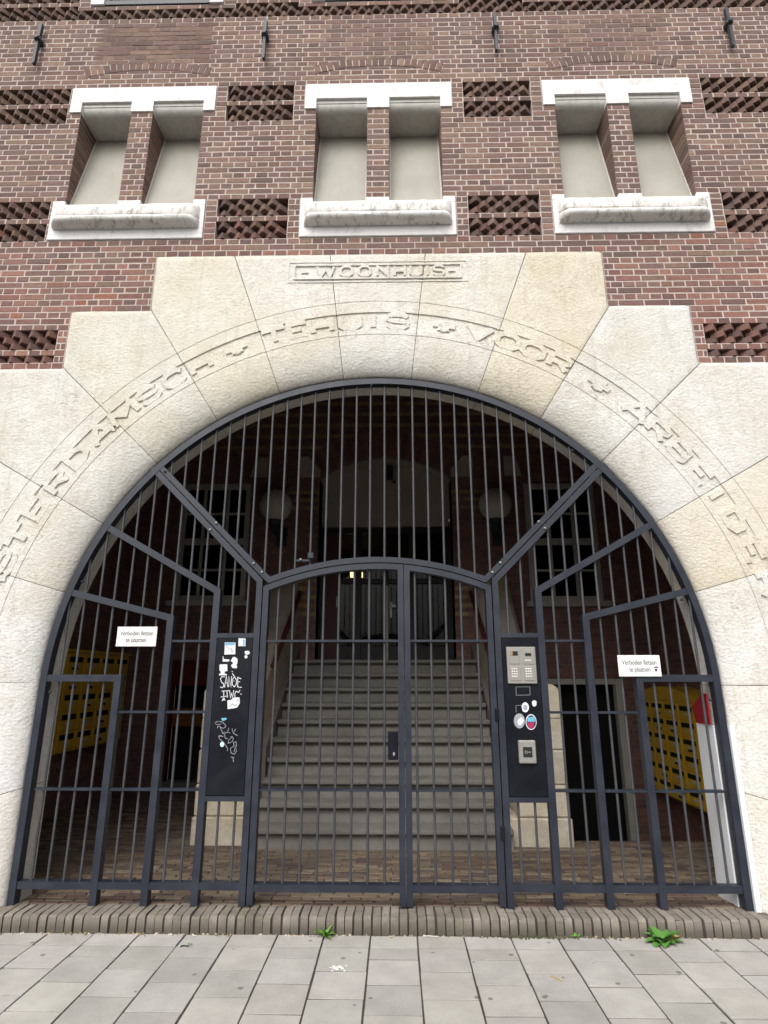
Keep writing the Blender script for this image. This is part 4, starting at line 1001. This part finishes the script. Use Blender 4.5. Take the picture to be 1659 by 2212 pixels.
hb.sort(key=lambda b: (not inframe(((b[0] + b[1]) / 2, B, b[2]), 0), -(b[1] - b[0]), (b[0] + b[1]) ** 2 / 4 + (b[2] - 2.6) ** 2))
hmesh = MB()
for i, (a, b, z0, z1, k) in enumerate(hb):
    c = hall_colour((a + b) / 2, (z0 + z1) / 2, k)
    if i < 300:
        key = ('h', round(b - a, 2), rnd.randint(0, 2))
        if key not in cache: mb = MB(); mb.raw(*brick_geo(b - a, z1 - z0, .03, rnd)); cache[key] = (mb.mesh('brick', 'brick'), b - a)
        me, L0 = cache[key]; o = link('brick', me, hall); o.location = ((a + b) / 2, B, (z0 + z1) / 2); o.scale = ((b - a) / L0, 1, 1); o.color = c
    else:
        vs, fs = brick_geo(b - a, z1 - z0, .03, rnd); hmesh.raw([(v[0] + (a + b) / 2, B + v[1], v[2] + (z0 + z1) / 2) for v in vs], fs, c)
hmesh.build('brickwork', 'brick_mesh', hall, kind='stuff')
n = 30; ra2 = math.asin(min(1, 1.32 / (rA + .42)))
mb = MB(); mb.raw(*brick_geo(2 * ra2 * (rA + .21) / n - JT, .21, .04, rnd)); me = mb.mesh('arch_brick', 'brick')
mb = MB(); mb.raw(*brick_geo(2 * ra2 * (rA + .31) / n - JT, .185, .04, rnd)); me2 = mb.mesh('arch_brick', 'brick')
for i in range(n):
    a = -ra2 + (i + .5) * 2 * ra2 / n
    for (r_, me_) in ((rA + .115, me), (rA + .32, me2)):
        o = link('arch_brick', me_, hall); o.location = (r_ * math.sin(a), B - .002, zA + r_ * math.cos(a)); o.rotation_euler = (0, a, 0); o.color = hall_colour(0, 1, 0)
for s in (-1, 1):                                        # side walls
    sw = MB(); sm = MB(); z = -.7; k = 0
    sm.box(s * HX, s * (HX + .2), SD - .003, B + .4, -.75, HZ + .1)
    while z < HZ:
        y = SD - (HB if k % 2 else 0)
        while y < B:
            a, b = max(SD, y) + JT / 2, min(B, y + 2 * HB) - JT / 2
            if b - a > .03: 
                x0, x1 = sorted((s * HX, s * (HX - .008))); sw.box(x0, x1, a, b, z + JT / 2, z + C - JT / 2, hall_colour(3, z, 1))
            y += 2 * HB
        z += C; k += 1
    sw.build('side_brickwork', 'brick_mesh', hall, kind='stuff'); sm.build('side_wall', 'mortar_dark', hall)
mb = MB(); mb.ribbon([((rA + .215) * math.sin(-ra2 + 2 * ra2 * q / 24), zA + (rA + .215) * math.cos(-ra2 + 2 * ra2 * q / 24)) for q in range(25)], .44, B + .004, B + .06); mb.build('arch_mortar', 'mortar_dark', hall)
# springer stones, lintel stones
for s in (-1, 1):
    mb = MB(); mb.prism([(s * 1.01, 4.575), (s * 1.35, 4.575), (s * 1.35, 4.91), (s * 1.20, 4.91), (s * 1.01, 4.70)], B - .03, B + .3); mb.build('springer_stone', 'stone_in', hall).color = (1, 1, 1, 1)
    mb = MB(); mb.prism([(s * 1.83, 4.58), (s * 2.09, 4.58), (s * 2.02, 4.90), (s * 1.83, 4.90)], B - .03, B + .05); mb.build('corner_stone', 'stone_in', hall).color = (1, 1, 1, 1)
# tympanum and soffit of the stair opening
DY = 4.52
mb = MB(); n = 24
pts = [(-ARX + .02, 3.89), (ARX - .02, 3.89)] + [((ARX + .05) * math.cos(math.pi * .0 + 0) - (2 * (ARX + .05)) * i / n, zA + .0 + math.sqrt(rA ** 2 - min(ARX, abs((ARX + .05) - 2 * (ARX + .05) * i / n)) ** 2) + .0) for i in range(n + 1)]
mb.prism([(max(-ARX - .05, min(ARX + .05, x)), z) for x, z in pts], DY - .02, DY + .06); mb.build('tympanum', 'plaster', hall)
mb = MB()
for i in range(n):
    xa, xb = -ARX + 2 * ARX * i / n, -ARX + 2 * ARX * (i + 1) / n; za, zb = zA + math.sqrt(rA ** 2 - xa ** 2), zA + math.sqrt(rA ** 2 - xb ** 2)
    mb.quad((xa, B - .0, za), (xb, B - .0, zb), (xb, DY + .05, zb), (xa, DY + .05, za))
for s in (-1, 1): mb.quad((s * ARX, B, 1.8), (s * ARX, DY + .05, 1.8), (s * ARX, DY + .05, ARZ), (s * ARX, B, ARZ))
mb.build('opening_soffit', 'plaster', hall)

# entrance door at the head of the stairs
LZ = FL + 10 * 0.1725
dr = thing('entrance_door', 'dark glazed double door at the head of the stairs', 'door', (0, DY, LZ))
mb = MB()
for x in (-.98, -.42, .0, .40, .98): mb.bbox(x - .045, x + .045, DY - .04, DY + .05, LZ, 3.87)
mb.bbox(-.94, .94, DY - .035, DY + .045, 3.78, 3.86); mb.bbox(-.94, .94, DY - .03, DY + .04, LZ, LZ + .22); mb.bbox(-.94, .94, DY - .035, DY + .045, 2.98, 3.06); mb.build('frame', 'door_dark', dr)
mb = MB(); mb.bbox(-.93, -.72, DY - .05, DY + .03, LZ + .01, 3.78); mb.build('side_panel', 'door_brown', dr)
for (a, b) in ((-.70, -.465), (-.375, -.045), (.045, .355), (.445, .935)):
    for (z0, z1) in ((LZ + .22, 2.98), (3.06, 3.78)): boxo('pane', 'glass', dr, a, b, DY - .004, DY + .004, z0, z1, b=0)
boxo('edge_strip', 'frame_white', dr, .005, .038, DY - .06, DY - .04, LZ + .02, 2.95); boxo('lock_plate', 'steel', dr, .06, .095, DY - .06, DY - .04, 2.46, 2.70)
mb = MB(); mb.bbox(.07, .16, DY - .10, DY - .06, 2.61, 2.66); mb.build('handle', 'steel', dr)
boxo('handle', 'steel', dr, -.755, -.725, DY - .09, DY - .05, 2.62, 2.78)
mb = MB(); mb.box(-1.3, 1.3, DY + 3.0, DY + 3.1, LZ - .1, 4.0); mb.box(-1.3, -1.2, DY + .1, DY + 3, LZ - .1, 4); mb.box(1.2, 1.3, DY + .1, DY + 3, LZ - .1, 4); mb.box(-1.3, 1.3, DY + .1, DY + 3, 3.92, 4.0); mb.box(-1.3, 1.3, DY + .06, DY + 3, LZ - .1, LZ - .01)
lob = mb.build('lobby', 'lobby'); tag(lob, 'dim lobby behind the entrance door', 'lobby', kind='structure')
t = thing('lobby_lamp', 'small lit ceiling lamp glowing warm behind the entrance door', 'lamp', (-.52, 6.0, 3.25)); boxo('shade', 'lit', t, -.66, -.44, 5.93, 6.07, 3.33, 3.41); boxo('rod', 'iron', t, -.56, -.54, 5.99, 6.01, 3.41, 3.92)
t = thing('security_camera', 'small dark security camera under the vault of the stair opening', 'security camera', (.07, 4.3, 4.7)); mb = MB(); mb.bbox(.02, .12, 4.26, 4.38, 4.62, 4.83); mb.build('housing', 'iron', t); mb = MB(); mb.tube((.08, 4.28, 4.62), (.13, 4.22, 4.55), .008); mb.lathe((.135, 4.21, 4.53), [(.005, -.025), (.025, -.01), (.025, .01), (.005, .025)], 10); mb.build('lens', 'iron', t)

# hall windows
for wi, (x0, x1, z0, z1) in enumerate(OPEN[:2]):
    t = thing('hall_window', ('white-framed window left of the stairs in the dark hall', 'white-framed window right of the stairs in the dark hall')[wi], 'window', ((x0 + x1) / 2, B, z0), 'hall windows')
    mb = MB(); y0, y1 = B + .02, B + .10
    mb.bbox(x0 + .01, x0 + .09, y0, y1, z0 + .06, z1); mb.bbox(x1 - .09, x1 - .01, y0, y1, z0 + .06, z1); mb.bbox(x0 + .09, x1 - .09, y0, y1, z1 - .09, z1); mb.bbox(x0 + .09, x1 - .09, y0, y1, z0 + .06, z0 + .14); zm = (z0 + z1) / 2 + .02; mb.bbox(x0 + .09, x1 - .09, y0, y1, zm - .05, zm + .05); mb.build('frame', 'frame_white', t)
    mb = MB()
    for q in (1, 2): xx = x0 + (x1 - x0) * q / 3; mb.bbox(xx - .022, xx + .022, y0 + .01, y1 - .02, z0 + .14, zm - .05); mb.bbox(xx - .022, xx + .022, y0 + .01, y1 - .02, zm + .05, z1 - .09)
    for (a, b) in ((z0 + .14, zm - .05), (zm + .05, z1 - .09)): mb.bbox(x0 + .09, x1 - .09, y0 + .015, y1 - .025, (a + b) / 2 - .018, (a + b) / 2 + .018)
    mb.build('glazing_bars', 'frame_white', t)
    for q in range(3):
        for (za, zb) in ((z0 + .14, zm - .05), (zm + .05, z1 - .09)):
            for h in (0, 1): boxo('pane', 'glass', t, x0 + (x1 - x0) * q / 3 + .02, x0 + (x1 - x0) * (q + 1) / 3 - .02, B + .062, B + .068, za + (zb - za) * h / 2, za + (zb - za) * (h + 1) / 2, b=0)
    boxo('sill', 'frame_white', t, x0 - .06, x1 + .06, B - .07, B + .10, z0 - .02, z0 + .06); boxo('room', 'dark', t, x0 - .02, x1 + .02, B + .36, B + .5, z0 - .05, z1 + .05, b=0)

# basement doors
t = thing('basement_door', 'dark red basement door left of the stairs', 'door', (-2.6, B, FL)); x0, x1, z0, z1 = OPEN[2]
mb = MB(); mb.bbox(x0, x0 + .07, B + .04, B + .14, FL, z1); mb.bbox(x1 - .07, x1, B + .04, B + .14, FL, z1); mb.bbox(x0 + .07, x1 - .07, B + .04, B + .14, z1 - .07, z1); mb.build('frame', 'door_red', t)
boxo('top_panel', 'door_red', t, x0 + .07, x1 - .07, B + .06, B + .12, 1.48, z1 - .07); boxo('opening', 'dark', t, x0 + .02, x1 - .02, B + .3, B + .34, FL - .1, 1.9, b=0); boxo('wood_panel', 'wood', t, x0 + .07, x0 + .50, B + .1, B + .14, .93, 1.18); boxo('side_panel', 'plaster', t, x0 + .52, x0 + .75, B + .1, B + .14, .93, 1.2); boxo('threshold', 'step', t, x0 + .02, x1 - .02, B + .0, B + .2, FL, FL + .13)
t = thing('cellar_door', 'pale-framed dark cellar doorway right of the stairs', 'door', (2.75, B, -.6)); x0, x1, z0, z1 = OPEN[3]
mb = MB(); mb.bbox(x0, x0 + .08, B - .01, B + .12, -.62, z1); mb.bbox(x1 - .09, x1, B - .01, B + .12, -.62, z1); mb.bbox(x0 + .08, x1 - .09, B - .01, B + .12, z1 - .08, z1); mb.build('frame', 'frame_white', t); boxo('opening', 'dark', t, x0 - .02, x1 + .02, B + .36, B + .4, -.62, 1.62, b=0); boxo('notice', 'card', t, 2.30, 2.42, B + .33, B + .35, .62, .74)

# globe lamps
for s, lab in ((-1, 'white globe lamp on the left pier of the stair opening'), (1, 'white globe lamp on the right pier of the stair opening')):
    gx = 1.62 * s; gz = 4.05; gy = B - .27
    t = thing('globe_lamp', lab, 'lamp', (gx, gy, gz - .5), 'globe lamps in the hall')
    mb = MB(); mb.lathe((gx, gy, gz), [(max(.004, .245 * math.sin(R(a))), -.245 * math.cos(R(a))) for a in range(0, 181, 12)], 28); mb.build('globe', 'globe', t, smooth=60)
    mb = MB(); mb.lathe((gx, gy, gz), [(.05, -.40), (.07, -.38), (.065, -.30), (.10, -.26), (.105, -.225)], 16); mb.build('holder', 'iron', t, smooth=40)
    mb = MB(); mb.bbox(gx - .03 + .06, gx + .11, gy - .02, B, gz - .48, gz - .32); mb.tube((gx, gy, gz - .40), (gx + .04, B - .02, gz - .46), .03); mb.bbox(gx - .02, gx + .14, B - .03, B + .005, gz - .56, gz - .28); mb.build('bracket', 'iron', t)

# ================================================================== stairs
stairs = thing('stone_staircase', 'grey stone staircase of ten steps behind the gate', 'staircase', (0, 1.4, FL))
rs, ts, y0s = 0.1725, 0.23, 1.38
for k in range(10):
    z1 = FL + (k + 1) * rs; z0 = FL + k * rs; yf = y0s + k * ts
    prof = [(yf + ts + .06, z1), (yf + .012, z1), (yf + .002, z1 - .006), (yf, z1 - .02), (yf + .004, z1 - .040), (yf + .018, z1 - .050), (yf + .075, z1 - .054), (yf + .085, z1 - .066), (yf + .066, z1 - .085), (yf + .055, z1 - .11), (yf + .045, z0 - .02), (yf + ts + .06, z0 - .02)]
    if k == 9: prof[0] = (DY + .2, z1); prof[-1] = (DY + .2, z0 - .02)
    n = len(prof); nx = 24; vs = []
    for i in range(nx + 1):
        x = -1.205 + 2.41 * i / nx
        for (y, z) in prof: 
            wear = -.006 * math.exp(-(x / .5) ** 2) if z > z1 - .01 and y < yf + .2 else 0
            vs.append((x, y + random.uniform(-.0012, .0012), z + wear + random.uniform(-.001, .001)))
    fs = [(i * n + q, i * n + (q + 1) % n, (i + 1) * n + (q + 1) % n, (i + 1) * n + q) for i in range(nx) for q in range(n)] + [tuple(range(n)), tuple(nx * n + q for q in range(n))]
    mb = MB(); mb.raw(vs, fs); mb.build('step', 'step', stairs, smooth=35)
for s, lab in ((-1, 'stone balustrade with stepped newel left of the stairs'), (1, 'stone balustrade with stepped newel right of the stairs')):
    t = thing('stone_balustrade', lab, 'balustrade', (s * 1.5, 1.55, FL), 'stone balustrades of the stairs')
    def bl(x0, x1, y0, y1, z0, z1, b=.012, tone=1.0):
        a, c = sorted((s * x0, s * x1)); mb = MB(); mb.bbox(a, c, y0, y1, z0, z1, b=b); mb.build('block', 'stone_in', t).color = (tone, tone, tone * .97, 1)
    bl(1.20, 1.78, 1.52, 2.10, FL - .01, .34, tone=1.05); bl(1.29, 1.77, 1.54, 2.08, .345, .62, tone=1.15); bl(1.30, 1.765, 1.545, 2.07, .625, .93, tone=1.0); bl(1.30, 1.76, 1.545, 2.07, .935, 1.22, tone=1.12)
    mb = MB(); xs = [1.30, 1.755]; prof = [(xs[0], 1.225), (xs[1], 1.225), (xs[1], 1.46), (1.735, 1.505), (1.69, 1.535), (1.62, 1.55), (1.42, 1.55), (1.33, 1.53), (1.30, 1.48)]
    mb.prism([(s * x, z) for x, z in prof], 1.545, 2.07); mb.build('cap_block', 'stone_in', t, smooth=30).color = (1.1, 1.08, 1.02, 1)
    # sloping coping sweeping up to the wall
    n = 12; vs = []
    for i in range(n + 1):
        u = i / n; y = 2.07 + (B - 2.07) * u; zt = 1.50 + 1.15 * u + .40 * u ** 4; xi = 1.30 - .02 * u; xo = 1.70 + .10 * u
        for (x, z) in ((xi, zt - .75), (xi, zt - .06), (xi + .05, zt), (xo - .05, zt), (xo, zt - .06), (xo, zt - .75)): vs.append((s * x, y, z))
    fs = [(i * 6 + q, i * 6 + (q + 1) % 6, (i + 1) * 6 + (q + 1) % 6, (i + 1) * 6 + q) for i in range(n) for q in range(6)] + [tuple(range(6)), tuple(n * 6 + q for q in range(6))]
    mb = MB(); mb.raw(vs, fs); mb.build('coping', 'stone_in', t, smooth=35).color = (.9, .88, .84, 1)
    mb = MB(); vs = []
    for (y, zt) in ((2.06, .90), (B, 2.05)):
        for (x, z) in ((1.22, -.1), (1.22, zt), (1.68, zt), (1.68, -.1)): vs.append((s * x, y, z))
    mb.raw(vs, [(0, 1, 2, 3), (4, 5, 6, 7), (0, 1, 5, 4), (1, 2, 6, 5), (2, 3, 7, 6), (3, 0, 4, 7)]); mb.build('cheek_wall', 'mortar_dark', t)
    t2 = thing('handrail', ('dark red handrail along the left side of the stairs', 'dark red handrail along the right side of the stairs')[s > 0], 'handrail', (s * 1.24, 3, 2), 'stair handrails')
    mb = MB(); mb.tube((s * 1.235, 2.3, 1.72), (s * 1.235, B - .1, 2.78), .032, 10); mb.build('rail', 'rail', t2, smooth=50); mb = MB()
    for q in (.15, .5, .85): y = 2.3 + (B - 2.4) * q; z = 1.72 + 1.06 * q; mb.tube((s * 1.235, y, z), (s * 1.29, y, z - .06), .01)
    mb.build('rail_brackets', 'iron', t2)

# ================================================================== letter boxes
def bank(s, xf, y0, y1, z0, z1, cols, rows, lab, hood):
    t = thing('mailbox_bank', lab, 'mailboxes', (s * xf, (y0 + y1) / 2, z0), 'yellow mailbox banks')
    a, b = sorted((s * (xf + .004), s * HX)); boxo('carcass', 'yellow', t, a, b, y0, y1, z0, z1, b=.01)
    cw, rh = (y1 - y0 - .04) / cols, (z1 - z0 - .04) / rows
    mb = MB(); X = lambda d: s * (xf - d)
    def bx(d0, d1, ya, yb, za, zb, mb_=None):
        p_, q_ = sorted((X(d0), X(d1))); m2 = mb_ or MB(); m2.bbox(p_, q_, ya, yb, za, zb, b=.003); return m2
    dm = bx(-.005, .010, -cw / 2 + .006, cw / 2 - .006, -rh / 2 + .005, rh / 2 - .005)
    ox = s * xf
    def rel(mbx): mbx.v = [(v[0] - ox, v[1], v[2]) for v in mbx.v]; return mbx
    door = rel(dm).mesh('mailbox', 'yellow'); slot = rel(bx(.006, .013, -cw * .38, cw * .38, rh * .05, rh * .34)).mesh('slot', 'slot'); card = rel(bx(.008, .014, -cw * .16, cw * .18, -rh * .20, -rh * .07)).mesh('name_card', 'card'); shad = rel(bx(.008, .0135, -cw * .22, cw * .14, -rh * .36, -rh * .22)).mesh('lock', 'slot')
    for i in range(cols):
        for j in range(rows):
            yy, zz = y0 + .02 + cw * (i + .5), z0 + .02 + rh * (j + .5)
            o = link('mailbox', door, t); o.location = (ox, yy, zz)
            for nm, me in (('slot', slot), ('name_card', card)) + ((('lock', shad),) if random.random() < .5 else ()):
                c = bpy.data.objects.new(nm, me); col.objects.link(c); c.parent = o
    if hood:
        pts = [(y0, z1 + .002), (y1, z1 + .002)] + [(y1 + (y0 - y1) * q / 12, z1 + .01 + .15 * math.sin(math.pi * q / 12) ** .6) for q in range(0, 13)]; n = len(pts); x0, x1 = s * (xf - .01), s * HX
        mb = MB(); mb.raw([(x0, y, z) for y, z in pts] + [(x1, y, z) for y, z in pts], [tuple(range(n)), tuple(range(n, 2 * n))] + [(i, (i + 1) % n, n + (i + 1) % n, n + i) for i in range(n)]); mb.build('hood', 'yellow', t)
    else: bx(-.02, .03, y0 - .01, y1 + .01, z1 + .002, z1 + .03).build('hood', 'yellow', t)
bank(-1, 3.52, 1.75, 3.75, .80, 1.88, 5, 5, 'yellow mailbox bank on the left hall wall', False)
bank(1, 3.47, 2.42, 4.02, .20, 1.33, 4, 6, 'yellow mailbox bank with arched hood on the right hall wall', True)

# ================================================================== weeds and litter
def leaf(mb, base, yaw, length, width, rise, droop):
    d = Vector((math.cos(yaw), math.sin(yaw), 0)); sd_ = Vector((-d.y, d.x, 0)); n = 6; prev = None; vs = []
    for i in range(n + 1):
        u = i / n; p = Vector(base) + d * length * u * math.cos(rise * (1 - u * droop)) + Vector((0, 0, 1)) * (length * math.sin(rise) * u - droop * length * u * u * .5)
        w_ = width * math.sin(math.pi * (0.06 + .94 * u) ** .8) * .5 if i < n else .0005
        vs += [tuple(p + sd_ * w_ + Vector((0, 0, w_ * .35))), tuple(p), tuple(p - sd_ * w_ + Vector((0, 0, w_ * .35)))]
    fs = []
    for i in range(n):
        a = i * 3; fs += [(a, a + 1, a + 4, a + 3), (a + 1, a + 2, a + 5, a + 4)]
    mb.raw(vs, fs)
def weed(name, lab, loc, n, L, Wd, mat, seed, dead=0, rmin=.25, rmax=1.2):
    r_ = random.Random(seed); t = thing(name, lab, 'weed', loc)
    for i in range(n):
        mb = MB(); yaw = 2 * math.pi * i / n + r_.uniform(-.4, .4); leaf(mb, (loc[0] + r_.uniform(-.008, .008), loc[1] + r_.uniform(-.006, .004), loc[2]), yaw, L * r_.uniform(.6, 1.1), Wd * r_.uniform(.7, 1.15), r_.uniform(rmin, rmax), r_.uniform(.2, .8))
        mb.build('leaf', 'leaf_dead' if i < dead else mat, t, smooth=60, recalc=False)
weed('weed', 'small bright green spiky weed at the foot of the step', (-.315, -.165, .0), 17, .095, .024, 'leaf', 1)
weed('broadleaf_weed', 'broad-leaved green weed with yellow leaves by the kerb at right', (1.82, -.20, .0), 22, .135, .072, 'leaf2', 4, 3, .15, .9)
weed('weed_sprout', 'tiny green sprout against the kerb between the two weeds', (1.29, -.158, .0), 5, .05, .018, 'leaf', 6)
weed('slab_sprout', 'tiny sprout in a slab joint at far left', (-1.15, -.30, .0), 6, .022, .008, 'leaf', 9)
lt = MB(); r_ = random.Random(11)
for i in range(420):
    x = r_.uniform(-2.6, 2.6); clump = (-2.2 < x < -.9) or (.8 < x < 1.9)
    if not clump and r_.random() < .55: continue
    y = -.142 - abs(r_.gauss(0, .016)); s = r_.uniform(.003, .010); c = r_.choice([(.42, .34, .22, 1), (.30, .22, .12, 1), (.12, .10, .07, 1), (.10, .12, .04, 1), (.55, .50, .40, 1)])
    a = r_.uniform(0, 6.28); dx, dy = math.cos(a) * s * 1.6, math.sin(a) * s * 1.6; h = s * r_.uniform(.3, .9)
    lt.raw([(x - dx, y - dy, .001), (x + dy * .6, y - dx * .6, .001), (x + dx, y + dy, .001), (x - dy * .6, y + dx * .6, .001), (x, y, h + .002)], [(0, 1, 4), (1, 2, 4), (2, 3, 4), (3, 0, 4)], c)
lit = lt.build('leaf_litter', 'litter', None, kind='stuff'); tag(lit, 'dry leaf crumbs and dirt along the foot of the step', 'litter')
ms = MB()
for i in range(260):
    x = r_.gauss(1.05, .16); y = -.146 - abs(r_.gauss(0, .012)); s = r_.uniform(.004, .011); c = r_.choice([(.05, .06, .025, 1), (.07, .065, .04, 1), (.04, .04, .03, 1)])
    ms.lathe((x, y, 0), [(s, 0), (s * .8, s * .6), (s * .2, s * 1.1)], 5); 
    ms.c[-12:] = [c] * 12
mo = ms.build('moss', 'litter', None, kind='stuff'); tag(mo, 'dark moss clump at the foot of the step', 'moss')
sp = MB(); r_ = random.Random(5)
for i in range(34):
    a, d = r_.uniform(0, 6.28), abs(r_.gauss(0, .022)); x, y = -.205 + d * 1.5 * math.cos(a), -.60 + d * math.sin(a) * 1.3; s = r_.uniform(.003, .011); n = 9
    sp.poly([(x + s * math.cos(6.283 * q / n) * r_.uniform(.7, 1.3), y + s * math.sin(6.283 * q / n) * r_.uniform(.7, 1.3), .0028 + .00005 * i) for q in range(n)])
spo = sp.build('paint_splash', 'white_enamel'); tag(spo, 'white splash mark on a paving slab', 'splash mark')
for (x, y, L, an, lab, mt) in ((-.72 - .45, -.335, .055, .3, 'dark twig lying on the slabs left of centre', 'iron'), (.36, -.165, .10, .05, 'pale curved wood sliver by the step near centre', 'card'), (1.02, -.70, .065, -.7, 'yellowish curled leaf stalk on a slab at right', 'leaf_dead')):
    mb = MB(); prev = None
    for q in range(5):
        p_ = (x + L * math.cos(an) * (q / 4 - .5), y + L * math.sin(an) * (q / 4 - .5) + .008 * math.sin(q * 1.3), .006)
        if prev: mb.tube(prev, p_, .0035 if mt != 'iron' else .0045, 6)
        prev = p_
    o = mb.build('twig', mt, None, smooth=60); tag(o, lab, 'twig')
